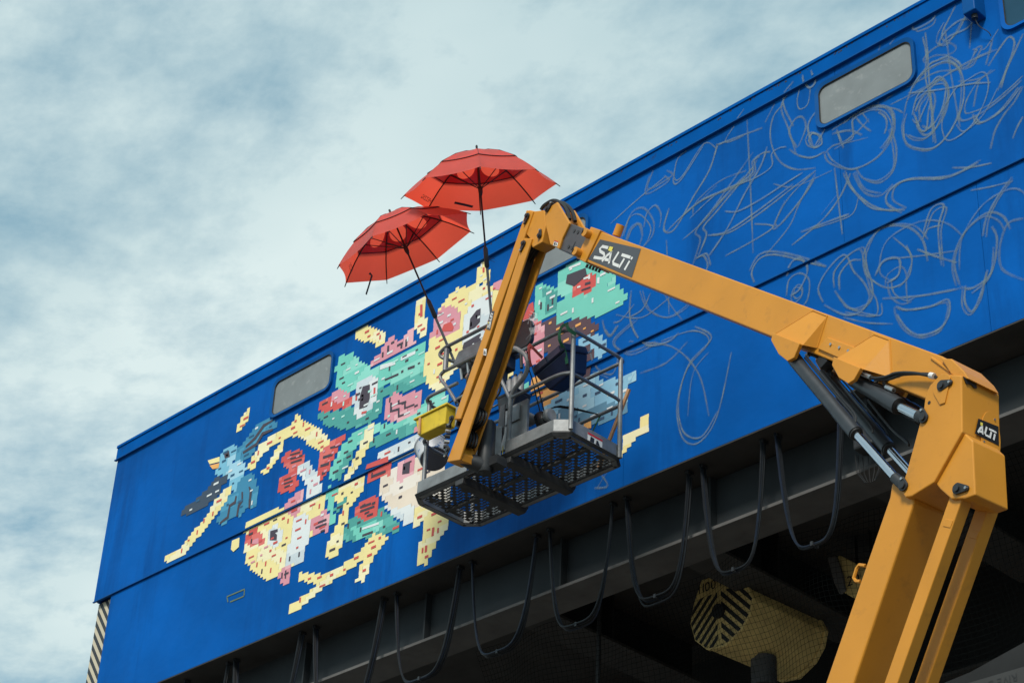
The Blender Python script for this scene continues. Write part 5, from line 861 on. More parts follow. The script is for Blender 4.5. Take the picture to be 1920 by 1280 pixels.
mm = MB(); a_, b_ = F(.5, .25), F(.52, .45); mm.ribbon([B((a_.x, a_.y), -.0815), B((b_.x, b_.y), -.0815)], .012, -PV); obj('slot', mm, BLACK, fly)
for uu in (.35, .48):
    for vv in (.2, .8):
        a_ = F(uu, vv); obj('wear_button', MB().cyl(B((a_.x, a_.y), -.086), B((a_.x, a_.y), -.08), .016, 12), DARKSTEEL, fly)
# gussets and cylinder lugs, mirrored on both sides
for side in (-1, 1):
    for key in ('lug1', 'lug2'):
        t4 = [Vector(p) for p in D[key+'t']]; base = [B(p, side*.1102) for p in t4]
        lp = [Vector(p) for p in D[key]]
        lowa, lowb = lp[1], lp[2]
        pr = [B(lowa, side*.19), B(lowb, side*.19)]
        mm = MB(); tl_, tr_2, br_, bl_ = base
        mm.quad(tl_, tr_2, pr[1], pr[0]); mm.quad(tr_2, br_, pr[1]); mm.quad(tl_, pr[0], bl_); mm.quad(pr[0], pr[1], br_, bl_)
        gs = obj('gusset', mm, ORANGE_PALE, lift)
        obj('lug', MB().prism([B(p, side*.19) for p in lp], PV*side*.03), ORANGE_PALE, lift, bevel=.004)
    pl0 = [Vector(p) for p in D['cover']]
obj('cover_plate', MB().prism([B(p, -.126) for p in D['cover']], PV*.24), ORANGE_PALE, lift, bevel=.004)
pinset('pin_cap', [D['pin_l1'][0], D['pin_l2'][0]], [D['pin_l1'][1], D['pin_l2'][1]], -.191, r=.030)
def ram(pts, o, rb_, rr_):
    a, b, c, e, f = [B(p, o) for p in pts]
    cyl_ = obj('hydraulic_cylinder', MB().tube([a+(b-a)*.4, b, c+(b-c)*.28, c+(b-c)*.28, c+(b-c)*.27, c], [rb_*.95, rb_, rb_, rb_*1.06, rb_*1.06, rb_*1.06], 22), BARREL, lift, smooth=True)
    obj('gland', MB().tube([c, c+(e-c)*.03], rb_*.93, 22), BLACK, cyl_, smooth=True)
    obj('rod', MB().tube([c, e], rr_, 20), CHROME, cyl_, smooth=True)
    obj('rod_eye', MB().tube([e, f], rr_*1.25, 18), BLACKP, cyl_, smooth=True)
ram(D['cyl1'], -.145, .046, .027); ram(D['cyl1'], .145, .046, .027); ram(D['cyl3'], -.10, .052, .032); ram(D['cyl3'], .10, .052, .032)
for hz, o in zip(D['hoses'], (-.16, -.15, -.12, -.03, -.06, .04)):
    obj('hose', MB().tube(spline([B(p, o) for p in hz], 6), .0105, 7), BLACK, lift, smooth=True)
h0 = Vector(D['hoses'][0][-1]); obj('hose_clip', MB().cyl(B(h0+Vector((-.01, .01)), -.16), B(h0+Vector((.02, -.01)), -.16), .02, 10), WHITE, lift)
for hk in (0, 2, 3):
    p = [B(x, (-.16, 0, -.12, -.03)[hk]) for x in D['hoses'][hk][:2]]; obj('hose_fitting', MB().tube([p[0], p[0]+(p[1]-p[0])*.9], .017, 10), BOLT, lift, smooth=True)
m = MB(); c1a, c1b = Vector(D['cyl1'][1]), Vector(D['cyl1'][2])
for o, dd in ((-.145, .06), (-.145, .075), (.145, .06), (0.02, .05)):
    off = Vector((dd*.84, dd*.55)); m.tube(spline([B(c1a+off+(c1b-c1a)*t, o+.01) for t in (.05, .3, .6, .85)]+[B(c1a+off*.6+(c1b-c1a)*.93, o)], 5), .007, 6)
obj('steel_pipe', m, BLACKP, lift, smooth=True)
m = MB(); vb = c1a+(c1b-c1a)*.12+Vector((.075, .05)); m.prism([B(vb+Vector(q), -.10) for q in ((0, 0), (.07, .03), (.11, -.05), (.04, -.08))], PV*.09); obj('valve_block', m, BLACKP, lift, bevel=.004)
# jib head, rocker, links
prof('jib_head', 'head', -.10, -.075); hd = obj('jib_head', MB().prism([B(p, .075) for p in D['head']], PV*.025), ORANGE, lift, bevel=.006)
m = MB(); hp = D['head']; m.prism([B(p, -.074) for p in (hp[3], hp[4], hp[5], hp[6])], PV*.148); obj('head_web', m, DARKSTEEL, lift)
prof('rocker', 'rocker', -.072, .072)
prof('upper_link', 'upper_link', -.085, .0)
prof('jib_plate', 'jib_side', -.088, -.066); prof('jib_plate', 'jib_back', .066, .088)
js = D['jib_side']; jb = [js[0], js[6], js[5], js[4]]
def inset(p, d_): return (p[0]+d_, p[1]+d_*.4)
m = MB(); m.quad(*[B(inset(p, .02), -.065) for p in (js[0], js[6], js[5])], *[B(inset(p, .02), .065) for p in (js[5], js[6], js[0])]); obj('jib_web', m, DARKSTEEL, lift)
m = MB(); jn = [js[3], js[4], js[5], (js[5][0]+.05, js[5][1]+.1), (js[3][0]+.02, js[3][1]+.06)]
m.prism([B(p, -.065) for p in jn], PV*.13); obj('jib_foot', m, ORANGE, lift, bevel=.006)
jp = D['jib_pins']
pinset('pin_cap', [jp[0], jp[2]], [Vector(jp[0])+Vector((-.035, -.055)), Vector(jp[2])+Vector((-.035, -.055))], -.09, r=.028)
pinset('pin_cap', [jp[1]], [Vector(jp[1])+Vector((.01, .05))], -.075, r=.026); pinset('pin_cap', [jp[3]], [Vector(jp[3])+Vector((.06, .03))], -.101, r=.028)
pinset('pin_cap', [jp[4], jp[5]], [Vector(jp[4])+Vector((-.03, -.05)), Vector(jp[5])+Vector((-.03, -.05))], -.092, r=.028)
for i in range(5):
    a = Vector(jp[4]).lerp(Vector(jp[5]), .12+.17*i)+Vector((-.055, .0)); obj('foot_bolt', MB().cyl(B(a, -.06), B(a+Vector((-.02, .0)), -.10), .018, 10), BOLT if i % 2 else BLACKP, lift, smooth=True)
m = MB()
for dx in (0, .03): m.tube(spline([B(Vector(p)+Vector((0, dx*.3)), -.04+dx*2) for p in D['head_hose']], 5), .017, 8)
obj('head_hose', m, BLACK, lift, smooth=True)
m = MB()
for k_ in range(4): m.tube(spline([B(Vector(p)+Vector((-.05, .02)), -.04+.026*k_) for p in D['jib_hose']], 4), .014, 7)
obj('jib_hose', m, BLACK, lift, smooth=True)
m = MB()
for k_ in range(3): m.tube(spline([B(Vector(p)+Vector((.006*k_, 0)), -.03+.028*k_) for p in D['jib_loop']], 5), .011, 7)
obj('hose_loop', m, BLACK, lift, smooth=True)
m = MB()
for t_ in (.33, .36): 
    a = Vector(js[0]).lerp(Vector(js[5]), t_+.02); m.cyl(B(a+Vector((.06, .0)), -.02+t_), B(a+Vector((.045, -.06)), -.02+t_), .012, 8)
logo('logo_plate', [B(p, -.0855) for p in (D['jib_label'][3], D['jib_label'][2], D['jib_label'][1], D['jib_label'][0])], -PV, 'SALTi', lift, .010)
def sticker(quad_, nrm, red=True):
    nrm = Vector(nrm); q = [Vector(p)+nrm*.002 for p in quad_]
    st_ = obj('sticker', MB().quad(*q), WHITE, lift)
    if red: obj('sticker_band', MB().quad(*[lerp2(q, a, b)+nrm*.002 for a, b in ((0, .8), (1, .8), (1, 1), (0, 1))]), STICKRED, st_)
    obj('sticker_figure', MB().quad(*[lerp2(q, a, b)+nrm*.002 for a, b in ((.15, .15), (.42, .1), (.45, .65), (.2, .7))]), STICKBLK, st_)
    obj('sticker_figure', MB().quad(*[lerp2(q, a, b)+nrm*.002 for a, b in ((.55, .2), (.85, .15), (.7, .65), (.6, .6))]), STICKBLK, st_)
hs = D['head_sticker']; sticker([B(p, -.1005) for p in (hs[3], hs[2], hs[1], hs[0])], -PV)
js_ = D['jib_sticker']; sticker([B(p, -.0885) for p in (js_[3], js_[2], js_[1], js_[0])], -PV, False)
# rotator and basket mount
rc = B((.065, 0), .17)
m = MB(); m.tube([(rc.x, rc.y, 9.66), (rc.x, rc.y, 9.70), (rc.x, rc.y, 10.12), (rc.x, rc.y, 10.15)], [.06, .075, .075, .06], 20); obj('rotator', m, BLACKP, lift, smooth=True)
m = MB(); m.tube([B((-.02, 9.78), .0), B((.03, 9.74), .08), (rc.x, rc.y, 9.72)], [.06, .07, .07], 14); m.box((rc.x-.02, rc.y-.02, 9.70), (rc.x+.16, rc.y+.10, 9.78)); obj('rotator_arm', m, BLACKP, lift, smooth=True)

for key in ('lug1t', 'lug2t'):
    t4 = [Vector(p) for p in D[key]]
    obj('weld_bead', MB().tube([B(t4[3], -.112), B(t4[0], -.112), B(t4[1], -.112), B(t4[2], -.112)], .006, 6), ORANGE, lift, smooth=True)
for t_ in (.2, .5, .8):
    a = Vector(D['cover'][0]).lerp(Vector(D['cover'][1]), t_)+Vector((-.02, -.03)); obj('bolt', MB().cyl(B(a, -.134), B(a, -.126), .010, 10), BOLT, lift)
# ---- work basket
YN, YF, ZB = -1.31, -.555, 9.88
bk = lift
ol = [(-11.84, YN), (-10.164, YN), (-10.05, -1.21), (-10.05, -.66), (-10.12, YF), (-11.80, YF), (-11.925, -.66), (-11.925, -1.19)]
plat = obj('platform_frame', MB().tube([(x, y, ZB+.02) for x, y in ol], .024, 4, closed=True), DARKSTEEL, bk)
def toe(pts, h=.155):
    mm = MB()
    for (xa, ya), (xb, yb) in zip(pts, pts[1:]):
        t_ = Vector((xb-xa, yb-ya, 0)).normalized(); nn = Vector((t_.y, -t_.x, 0))
        mm.prism([Vector((xa, ya, ZB)), Vector((xb, yb, ZB)), Vector((xb, yb, ZB+h)), Vector((xa, ya, ZB+h))], -nn*.006)
        mm.prism([Vector((xa, ya, ZB))-nn*.0065, Vector((xb, yb, ZB))-nn*.0065, Vector((xb, yb, ZB))-nn*.045, Vector((xa, ya, ZB))-nn*.045], (0, 0, -.005))
    return obj('toe_board', mm, GALV, plat, bevel=.002)
toe([(-11.925, -1.19), (-11.84, YN), (-11.21, YN)]); toe([(-10.74, YN), (-10.164, YN), (-10.05, -1.21)]); toe([(-10.05, -1.208), (-10.05, -.66), (-10.12, YF)])
toe([(-10.122, YF), (-11.80, YF), (-11.925, -.66)]); toe([(-11.925, -.662), (-11.925, -1.188)])
fm = MB(); px_, py_ = .0372, .0372; zf = ZB+.028
random.seed(11)
nxc, nyc = 47, 18; xs0, ys0 = -11.86, -1.265
for i in range(nxc):
    for j in range(nyc):
        x, y = xs0+i*px_, ys0+j*py_
        kind = (i+j) % 4
        if random.random() < .10 or kind == 3: hx, hy = 0, 0
        elif kind in (0, 2): hx, hy = .0128, .0128
        else: hx, hy = .0150, .0062
        cxm, cym = x+px_/2, y+py_/2
        o4 = [(x, y), (x+px_, y), (x+px_, y+py_), (x, y+py_)]
        if hx == 0: fm.quad(*[(a, b, zf) for a, b in o4]); continue
        i4 = [(cxm-hx, cym-hy), (cxm+hx, cym-hy), (cxm+hx, cym+hy), (cxm-hx, cym+hy)]
        for k_ in range(4):
            k2 = (k_+1) % 4; fm.quad((*o4[k_], zf), (*o4[k2], zf), (*i4[k2], zf), (*i4[k_], zf))
fl_ = obj('floor_grating', fm, DARKSTEEL, plat)
for x in (-11.30, -10.72):
    m = MB(); m.hull([(x-.045, YN+.005, ZB-.06), (x+.045, YN+.005, ZB-.06), (x+.06, YN+.005, ZB+.022), (x-.06, YN+.005, ZB+.022)], [(x-.045, YF+.02, ZB-.045), (x+.045, YF+.02, ZB-.045), (x+.06, YF+.05, ZB+.022), (x-.06, YF+.05, ZB+.022)])
    obj('floor_beam', m, DARKSTEEL, plat, bevel=.006)
m = MB(); m.box((-11.85, -.96, ZB+.0), (-11.36, -.93, ZB+.026)); m.box((-10.65, -.96, ZB), (-10.08, -.93, ZB+.026)); m.box((-11.24, -.96, ZB), (-10.79, -.93, ZB+.026))
m.box((-11.86, -1.28, ZB+.002), (-10.12, -1.25, ZB+.027)); m.box((-11.86, -.61, ZB+.002), (-10.12, -.585, ZB+.027)); obj('floor_rib', m, DARKSTEEL, plat)
m = MB(); m.prism([(-10.86, YN-.025, 0), (-10.86, YN-.09, 0), (-10.80, YN-.09, 0), (-10.755, YN-.025, 0)], (0, 0, .42)); m.v = [(x, y, z+9.76) for x, y, z in m.v]; obj('mount_bracket', m, GALV, lift, bevel=.004)
m = MB(); m.box((-11.0, YN-.12, 9.80), (-10.80, YN+.02, 9.878)); obj('mount_foot', m, DARKSTEEL, lift, bevel=.01)
m = MB(); m.box((-10.95, -1.20, 10.05), (-10.60, -1.17, 10.46)); obj('gate_panel', m, GALV, lift, bevel=.004)
m = MB(); m.box((-10.86, -1.215, 10.28), (-10.68, -1.201, 10.42)); obj('document_box', m, TUBE, lift)
def rail(name, pts, r=.0165, m_=TUBE, curve=True, n=4):
    p = spline(pts, n) if curve else pts
    return obj(name, MB().tube(p, r, 9), m_, plat, smooth=True)
ZR, ZMI = 10.90, 10.47
# near side, right of the jib
rail('rail', [(-10.60, YN+.02, ZR), (-10.40, YN+.02, ZR), (-10.18, YN+.02, ZR), (-10.07, YN+.05, ZR), (-10.04, YN+.12, ZR), (-10.04, -.8, ZR), (-10.04, -.68, ZR), (-10.07, -.58, ZR), (-10.17, YF-.02, ZR), (-10.6, YF-.02, ZR), (-11.2, YF-.02, ZR), (-11.75, YF-.02, ZR), (-11.87, -.6, ZR), (-11.90, -.7, ZR), (-11.90, -1.1, ZR), (-11.88, -1.22, ZR), (-11.80, YN+.02, ZR), (-11.6, YN+.02, ZR), (-11.42, YN+.02, ZR)])
rail('rail', [(-10.71, YN+.02, ZMI), (-10.40, YN+.02, ZMI), (-10.18, YN+.02, ZMI), (-10.07, YN+.05, ZMI), (-10.04, YN+.12, ZMI), (-10.04, -.8, ZMI), (-10.04, -.68, ZMI), (-10.07, -.58, ZMI), (-10.17, YF-.02, ZMI), (-10.6, YF-.02, ZMI), (-11.2, YF-.02, ZMI), (-11.75, YF-.02, ZMI), (-11.87, -.6, ZMI), (-11.90, -.7, ZMI), (-11.90, -1.1, ZMI), (-11.88, -1.22, ZMI), (-11.80, YN+.02, ZMI), (-11.6, YN+.02, ZMI), (-11.25, YN+.02, ZMI)])
for x, y in ((-10.02, -1.25), (-10.045, -.63), (-11.84, -1.24), (-11.86, -.62)):
    rail('post', [(x, y, ZB+.03), (x, y, ZR)], .021, GALV if x > -11 else TUBE, False)
rail('gate_post', [(-10.86, YN+.02, ZR+.08), (-10.72, YN+.02, ZR+.075), (-10.62, YN+.02, ZR+.0), (-10.555, YN+.02, 10.83), (-10.525, YN+.02, 10.74), (-10.55, YN+.02, 10.63), (-10.66, YN+.02, 10.55), (-10.715, YN+.02, 10.47), (-10.72, YN+.02, 10.38), (-10.72, YN+.02, 10.15), (-10.72, YN+.02, ZB+.05)], .021, GALV)
rail('gate_brace', [(-10.90, YN+.02, 10.80), (-10.72, YN+.02, 10.45)], .017, TUBE, False)
m = MB(); m.prism([(-10.80, YN-.02, 10.40), (-10.745, YN-.02, 10.40), (-10.745, YN-.02, 10.12), (-10.80, YN-.02, 9.96), (-10.86, YN-.02, 9.96), (-10.83, YN-.02, 10.1)], (0, .012, 0)); obj('gate_strap', m, FLY, plat)
# raised guard round the console
rail('guard_rail', [(-11.60, YN+.02, 11.10), (-11.60, YN+.02, 11.2), (-11.598, YN+.02, 11.33)], .025, TUBE, False)
rail('guard_rail', [(-11.56, YN+.20, 11.22), (-11.60, YN+.10, 11.24), (-11.66, YN+.03, 11.27), (-11.69, YN+.02, 11.32), (-11.62, YN+.02, 11.36), (-11.5, YN+.02, 11.36), (-11.0, YN+.02, 11.36)])
rail('guard_rail', [(-11.42, YN+.02, 10.70), (-11.55, YN+.02, 10.90), (-11.66, YN+.02, 11.05), (-11.62, YN+.02, 11.10), (-11.5, YN+.02, 11.10), (-11.0, YN+.02, 11.10)])
rail('guard_rail', [(-11.42, YN+.02, 10.72), (-11.3, YN+.02, 10.73), (-11.1, YN+.02, 10.73)], .017)
# console
m = MB(); m.hull([(-11.53, -1.27, 11.14), (-10.95, -1.27, 11.14), (-10.95, -1.27, 11.26), (-11.46, -1.27, 11.26)], [(-11.53, -.95, 11.14), (-10.95, -.95, 11.14), (-10.95, -.98, 11.30), (-11.46, -.98, 11.30)]); con = obj('console', m, TUBE, lift, bevel=.008)
m = MB(); m.box((-11.45, -1.24, 11.00), (-11.0, -.98, 11.138)); m.box((-11.38, -1.2, 10.86), (-11.05, -1.02, 11.0)); obj('console_base', m, BLACKP, con, bevel=.01)
m = MB(); random.seed(5)
for i in range(16):
    x, y = random.uniform(-11.45, -11.05), random.uniform(-1.25, -1.05); x2, y2 = x+random.uniform(-.15, .15), random.uniform(-1.3, -1.1)
    m.tube(spline([(x, y, 11.0), (x+random.uniform(-.12, .12), y-.06, 10.85), (x2, y2, 10.72), (x2+random.uniform(-.1, .1), y2-.02, 10.60), (-11.2+random.uniform(-.1, .1), -1.35, 10.45)], 4), random.choice([.006, .009, .012]), 6)
obj('console_cable', m, BLACK, con, smooth=True)
m = MB()
for i in range(10):
    x = random.uniform(-11.45, -11.05); m.cyl((x, -1.245, random.uniform(10.9, 11.1)), (x, -1.27, random.uniform(10.9, 11.1)), .013, 8)
obj('connector', m, BOLT, con, smooth=True)
m = MB(); m.box((-11.30, -1.40, 10.36), (-11.18, -1.28, 10.55)); obj('junction_box', m, GREYP, lift, bevel=.006)
stq = [(-10.049, -1.02, 9.995), (-10.049, -.84, 9.995), (-10.049, -.84, 9.905), (-10.049, -1.02, 9.905)]
sticker([Vector(p)+Vector((.0, 0, 0)) for p in stq], (1, 0, 0))
m = MB(); m.quad((-10.765, YN-.003, 10.0), (-10.755, YN-.003, 10.0), (-10.755, YN-.003, 9.90), (-10.765, YN-.003, 9.90)); obj('edge_mark', m, LOGOY, lift)

# ------------------------------------------------------------------ things on the basket
def umbrella(label, C, base, spin, r, h, seed, strap_at, hang=False):
    rnd = random.Random(seed)
    C = Vector(C); base = Vector(base); a = (C-base); Lt = a.length; a.normalize()
    e1 = Vector((0, 1, 0)).cross(a).normalized(); e2 = a.cross(e1)
    t = thing('umbrella', base, label, 'umbrella', 'red umbrellas lashed to the basket')
    def P_(ang, rr): # canopy profile: rr 0..1 -> point on a rib
        return C-a*(h*rr**1.75)+(e1*math.cos(ang)+e2*math.sin(ang))*r*rr
    NR, NS = 8, 7
    def surf(rr, ang, lift_=0.0):
        k_ = (ang-spin)/(math.pi/4); i0 = math.floor(k_); f = k_-i0
        A_, B_ = P_(spin+i0*math.pi/4, rr), P_(spin+(i0+1)*math.pi/4, rr)
        p = A_.lerp(B_, f); sag = 4*f*(1-f)
        return p+a*lift_-a*(.010*sag*rr)+(C-a*(h*rr**1.75)-p).normalized()*(.03*sag*rr*rr)*r
    # lower canopy panels from the vent ring outwards; each inner gore has a round vent hole
    for g_ in range(8):
        m = MB(); a0 = spin+g_*math.pi/4; na = 10
        rows = [.65+.35*q/6 for q in range(7)]
        grid = [[surf(rr, a0+math.pi/4*(c_/na)) for c_ in range(na+1)] for rr in rows]
        vs = [p for row in grid for p in row]
        m.add(vs, [(i*(na+1)+j, i*(na+1)+j+1, (i+1)*(na+1)+j+1, (i+1)*(na+1)+j) for i in range(6) for j in range(na)])
        obj('canopy_panel', m, CANOPY, t, smooth=True)
        # inner gore with hole
        m = MB(); n_ = 24; outer = []; inner = []
        for q in range(n_):
            th_ = 2*math.pi*q/n_; cxs, cys = math.cos(th_), math.sin(th_)
            # square parameter boundary
            s_ = 1/max(abs(cxs), abs(cys)); ux, uy = cxs*s_, cys*s_
            outer.append(surf(.12+.53*(uy+1)/2, a0+math.pi/4*(ux+1)/2)); 
            inner.append(surf(.12+.53*((uy*.0+cys*.74)+1)/2, a0+math.pi/4*((cxs*.74)+1)/2))
        m.add(outer+inner, [(q, (q+1) % n_, n_+(q+1) % n_, n_+q) for q in range(n_)])
        obj('vent_panel', m, SHADED_CLOTH, t, smooth=True)
    # upper vent canopy
    for g_ in range(8):
        m = MB(); a0 = spin+g_*math.pi/4; na = 8
        rows = [.0, .12, .25, .38, .52, .67]
        vs = [surf(max(rr, .001), a0+math.pi/4*(c_/na), .003+.007*rr) for rr in rows for c_ in range(na+1)]
        m.add(vs, [(i*(na+1)+j, i*(na+1)+j+1, (i+1)*(na+1)+j+1, (i+1)*(na+1)+j) for i in range(len(rows)-1) for j in range(na)])
        vc = obj('vent_canopy', m, CANOPY, t, smooth=True)
        obj('binding', MB().tube([surf(.67, a0+math.pi/4*q/6, .0085) for q in range(7)], .0035, 5), BLACK, vc)
        obj('crown_seam', MB().tube([surf(rr, a0, .005+.007*rr) for rr in (.03, .2, .4, .66)], .0025, 5), BLACK, vc)
    hub = C-a*.36; 
    for g_ in range(8):
        ang = spin+g_*math.pi/4
        rib = obj('rib', MB().tube([P_(ang, rr)-a*.008 for rr in (.02, .2, .4, .58, .75, .9, 1.0)]+[P_(ang, 1.035)-a*.008], [.006]*6+[.005, .004], 6), BLACK, t, smooth=True)
        obj('stretcher', MB().tube([hub, P_(ang, .52)-a*.012], .0045, 5), BLACK, rib)
        i2 = (g_+1) % 8
        obj('seam', MB().tube([surf(.65, ang+math.pi/4*q/6)-a*.002 for q in range(7)], .0045, 5), BLACK, rib)
    obj('ferrule', MB().tube([C+a*.01, C+a*.05, C+a*.06], [.008, .011, .006], 8), BLACK, t, smooth=True)
    shaft = obj('shaft', MB().cyl(C, C-a*.92, .0085, 10), BLACK, t, smooth=True)
    obj('runner', MB().tube([hub+a*.03, hub+a*.01, hub-a*.03, hub-a*.06], [.013, .022, .02, .012], 12), BLACKP, t, smooth=True)
    obj('handle', MB().tube([C-a*.90, C-a*.92, C-a*1.08, C-a*1.10], [.012, .021, .023, .013], 12), BLACKP, t, smooth=True)
    obj('extension_pole', MB().cyl(C-a*1.02, base-a*.12, .0125, 12), TUBE, t, smooth=True)
    tp = base+a*.02
    obj('pole_clamp', MB().tube([tp-a*.03, tp+a*.03], .022, 12), BLACKP, t, smooth=True)
    m = MB()
    for q in range(5):
        p = C-a*(.99+.09*rnd.random()); dr_ = (e1*rnd.uniform(-1, 1)+e2*rnd.uniform(-1, 1)).normalized(); m.cyl(p, p+dr_*.075+a*rnd.uniform(-.04, .04), .0022, 4)
    obj('cable_tie', m, BLACK, t)
    # closing strap sewn inside the far hem
    m = MB(); sp_ = [surf(rr, spin+math.pi/4*k_, -.006) for k_, rr in strap_at]
    pn = (surf(.9, spin+math.pi/4*strap_at[0][0]-.1)-surf(.8, spin+math.pi/4*strap_at[0][0])).cross(surf(.9, spin+math.pi/4*strap_at[0][0]+.1)-surf(.8, spin+math.pi/4*strap_at[0][0])).normalized()
    if hang: sp_ = sp_+[sp_[-1]-Vector((.03, 0, .10)), sp_[-1]-Vector((.06, 0, .19))]
    m.ribbon(sp_, .024, pn); obj('strap', m, BLACK, t)
    return t, surf, a
u1, s1, a1 = umbrella('upper red umbrella, nearly level, on the pole behind the orange jib', (-10.744, -1.84, 12.842), (-11.02, -1.25, 11.19), 3.966, .70, .362, 1, [(6.55, .90), (6.35, .92), (6.15, .945)])
u2, s2, a2 = umbrella('lower red umbrella, tilted to the left, on the pole at the basket corner', (-11.787, -1.927, 12.589), (-11.605, -1.25, 11.34), -2.092, .69, .356, 2, [(6.50, .90), (6.42, .93)], True)
for t_, sf, aa, ang, rr in ((u1, s1, a1, 3.966+math.pi/4*7.56, .93), (u2, s2, a2, -2.092+math.pi/4*7.50, .89)):
    o_ = sf(rr, ang, -.003); ux = (sf(rr, ang-.1, -.003)-o_).normalized(); uy = (sf(rr-.1, ang, -.003)-o_).normalized()
    letters('HEZZIG', .06, lambda x, y: o_+ux*(.22-x)+uy*y-aa*.004, HOOKB, t_)

# tool case slung from the near right corner
cc = Vector((-10.30, -1.08, 10.68)); tcase = thing('tool_case', cc-Vector((0, 0, .12)), 'dark navy plastic tool case with two purple panels, slung from the basket rail', 'tool case')
RX = Matrix.Rotation(rad(-12), 3, 'Y') @ Matrix.Rotation(rad(16), 3, 'X') @ Matrix.Rotation(rad(-6), 3, 'Z')
def loc(x, y, z): return cc+RX @ Vector((x, y, z))
def obox(x0, y0, z0, x1, y1, z1, tp=0.0):
    return MB().hull([loc(x0+tp, y0+tp, z0), loc(x1-tp, y0+tp, z0), loc(x1-tp, y1-tp, z0), loc(x0+tp, y1-tp, z0)], [loc(x0, y0, z1), loc(x1, y0, z1), loc(x1, y1, z1), loc(x0, y1, z1)])
obj('body', obox(-.20, -.14, -.13, .20, .14, .05, .05), CASEB, tcase, bevel=.012)
obj('lid', obox(-.21, -.15, .052, .21, .15, .13, -.0), CASEB, tcase, bevel=.014)
for x in (-.17, .01): obj('panel', obox(x, -.155, .065, x+.15, -.149, .12), CASEL, tcase)
# straps
def strap(name, pts, w, m_, label, nrm=(0, -1, 0), seg=4):
    m = MB().ribbon(spline(pts, seg), w, nrm); o = obj(name, m, m_, org=pts[-1]); sd = o.modifiers.new('thick', 'SOLIDIFY'); sd.thickness = .003
    return tag(o, label, 'strap', 'straps on the basket rails')
strap('strap', [(-10.03, YN+.0, ZR+.03), (-10.10, YN-.015, ZR+.01), (-10.12, YN-.01, 10.80), (-10.13, -1.24, 10.72), (-10.14, -1.20, 10.62)], .032, GREEN, 'broad green strap over the corner of the basket top rail')
strap('strap', [(-10.05, YN-.01, ZR+.025), (-10.02, YN-.02, ZR-.02), (-10.0, YN-.005, ZR-.06), (-9.97, -1.27, ZR-.09)], .03, GREEN, 'short green strap end knotted at the near right post')
strap('strap', [(-10.52, -1.30, ZR+.02), (-10.49, -1.32, 10.86), (-10.50, -1.30, 10.78), (-10.50, -1.28, 10.70)], .03, REDS, 'red strap end hanging straight down from the near rail')
strap('strap', [(-10.50, -1.31, ZR+.015), (-10.44, -1.30, 10.84), (-10.38, -1.26, 10.75)], .024, REDS, 'red strap running from the near rail to the navy case')
strap('strap', [(-10.33, -.56, 10.49), (-10.36, -.60, 10.36), (-10.38, -.66, 10.2), (-10.40, -.72, 10.05)], .02, GREEN, 'thin green strap hanging from the far mid rail')
# respirator hanging on black cords
mk = Vector((-10.60, -1.0, 10.33)); rs = thing('respirator', mk-Vector((0, 0, .1)), 'grey respirator with two round filters hanging on black cords', 'respirator')
m = MB(); m.tube([mk+Vector((-.03, 0, .05)), mk+Vector((-.01, -.02, .02)), mk+Vector((.02, -.03, -.05)), mk+Vector((.04, -.02, -.08))], [.03, .065, .06, .03], 12); obj('face_piece', m, BLACKP, rs, smooth=True)
for dx, dz in ((-.12, .03), (.11, -.02)):
    m = MB(); m.tube([mk+Vector((dx*.5, -.03, dz*.5)), mk+Vector((dx, -.045, dz)), mk+Vector((dx*1.25, -.05, dz*1.2)), mk+Vector((dx*1.3, -.05, dz*1.2))], [.03, .062, .062, .05], 14); obj('filter', m, GREYP, rs, smooth=True)
m = MB()
for dx in (-.03, .015): m.tube([mk+Vector((dx, 0, .05)), Vector((-10.585+dx, -1.15, 10.7)), Vector((-10.57+dx, -1.29, ZR))], .006, 5)
for q in range(3): m.tube(spline([mk+Vector((.03, 0, .05)), mk+Vector((.06+.02*q, .1, .15)), Vector((-10.33, -.56, 10.47))], 4), .005, 5)
obj('cord', m, BLACK, rs)
# black round panel with a wad of clear film
bp = Vector((-10.83, -1.12, 11.23)); bt = thing('black_panel', bp-Vector((0, 0, .12)), 'rounded flat black panel standing up behind the jib with clear film on it', 'panel')
m = MB(); m.prism([(bp.x+p[0], bp.y, bp.z+p[1]) for p in rrect(-.15, -.145, .15, .145, .08)], (0, .05, 0)); obj('shell', m, BLACKP, bt, bevel=.012)
m = MB(); m.cyl((bp.x, bp.y+.03, bp.z-.14), (bp.x+.02, bp.y+.03, ZR), .015, 8); obj('stem', m, BLACK, bt)
m = MB(); random.seed(3)
for q in range(14):
    p = bp+Vector((.16+random.uniform(-.03, .08), random.uniform(-.04, .02), random.uniform(-.1, .16))); m.quad(*[p+Vector((random.uniform(-.05, .05), random.uniform(-.02, .02), random.uniform(-.06, .06))) for _ in range(4)])
obj('film', m, FILM, bt)
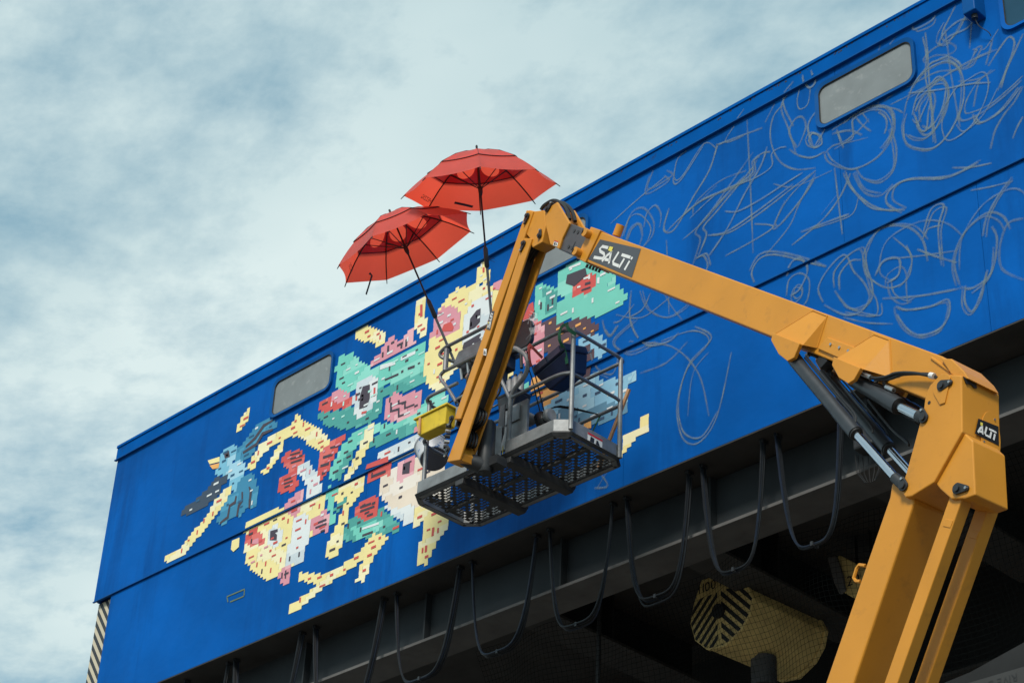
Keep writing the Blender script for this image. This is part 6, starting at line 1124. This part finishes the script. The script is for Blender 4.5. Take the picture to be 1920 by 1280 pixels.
# spray cans on the gate panel
sc_ = ['grey spray can standing at the left on the panel beside the jib', 'grey spray can standing in the middle on the panel beside the jib', 'grey spray can standing at the right on the panel beside the jib']
for i, lb in enumerate(sc_):
    x = -10.92+.07*i; t = thing('spray_can', (x, -1.12, 10.63), lb, 'spray can', 'spray cans beside the jib')
    obj('can', MB().tube([(x, -1.12, 10.63), (x, -1.12, 10.79), (x, -1.12, 10.81)], [.031, .031, .02], 14), GREYP, t, smooth=True); obj('cap', MB().tube([(x, -1.12, 10.81), (x, -1.12, 10.835)], .014, 10), BLACKP, t, smooth=True)
m = MB(); m.box((-10.99, -1.2, 10.60), (-10.74, -1.02, 10.629)); m.prism([(-10.99, -1.2, 10.60), (-10.74, -1.2, 10.60), (-10.80, -1.2, 10.42), (-10.95, -1.2, 10.42)], (0, .18, 0)); obj('tool_tray', m, BLACKP, lift, bevel=.01)
# yellow tray outside the left end
ty = thing('tool_tray', (-11.57, -1.42, 10.37), 'long yellow plastic tray strapped outside the left end of the basket', 'tray')
m = MB(); L0, L1 = Vector((-11.80, -1.47, 10.38)), Vector((-11.33, -1.47, 10.38))
m.hull([(-11.70, -1.46, 10.385), (-11.36, -1.46, 10.385), (-11.36, -1.34, 10.385), (-11.70, -1.34, 10.385)], [(-11.735, -1.48, 10.55), (-11.33, -1.48, 10.55), (-11.33, -1.33, 10.55), (-11.735, -1.33, 10.55)]); obj('body', m, TRAYY, ty, bevel=.008)
m = MB(); m.box((-11.75, -1.495, 10.551), (-11.315, -1.315, 10.570)); obj('rim', m, TRAYY, ty, bevel=.004)
m = MB(); m.box((-11.68, -1.492, 10.382), (-11.655, -1.482, 10.55)); obj('band', m, WOOD, ty)
# bucket
bu = Vector((-12.06, -.95, 10.50)); ax = Vector((-.42, .18, .72)).normalized()
t = thing('bucket', bu, 'white plastic bucket smeared with blue paint, hanging tipped outside the left end of the basket', 'bucket')
m = MB(); m.tube([bu, bu+ax*.005, bu+ax*.20, bu+ax*.205, bu+ax*.225, bu+ax*.225], [.125, .132, .148, .158, .158, .15], 30, caps=False); obj('shell', m, BUCKETW, t, smooth=True)
m = MB(); m.cyl(bu+ax*.004, bu+ax*.008, .127, 30); obj('base', m, BUCKETG, t, smooth=True)
# wooden stick
a_, b_ = Vector((-9.98, -.60, 10.58)), Vector((-10.30, -.62, 9.92)); dv = (a_-b_).normalized(); nn = Vector((dv.z, 0, -dv.x))*.016
tag(obj('wooden_stick', MB().hull([b_-nn, b_+nn, b_+nn+Vector((0, .02, 0)), b_-nn+Vector((0, .02, 0))], [a_-nn, a_+nn, a_+nn+Vector((0, .02, 0)), a_-nn+Vector((0, .02, 0))]), WOOD, org=b_), 'raw wooden stick leaning in the right end of the basket', 'stick')
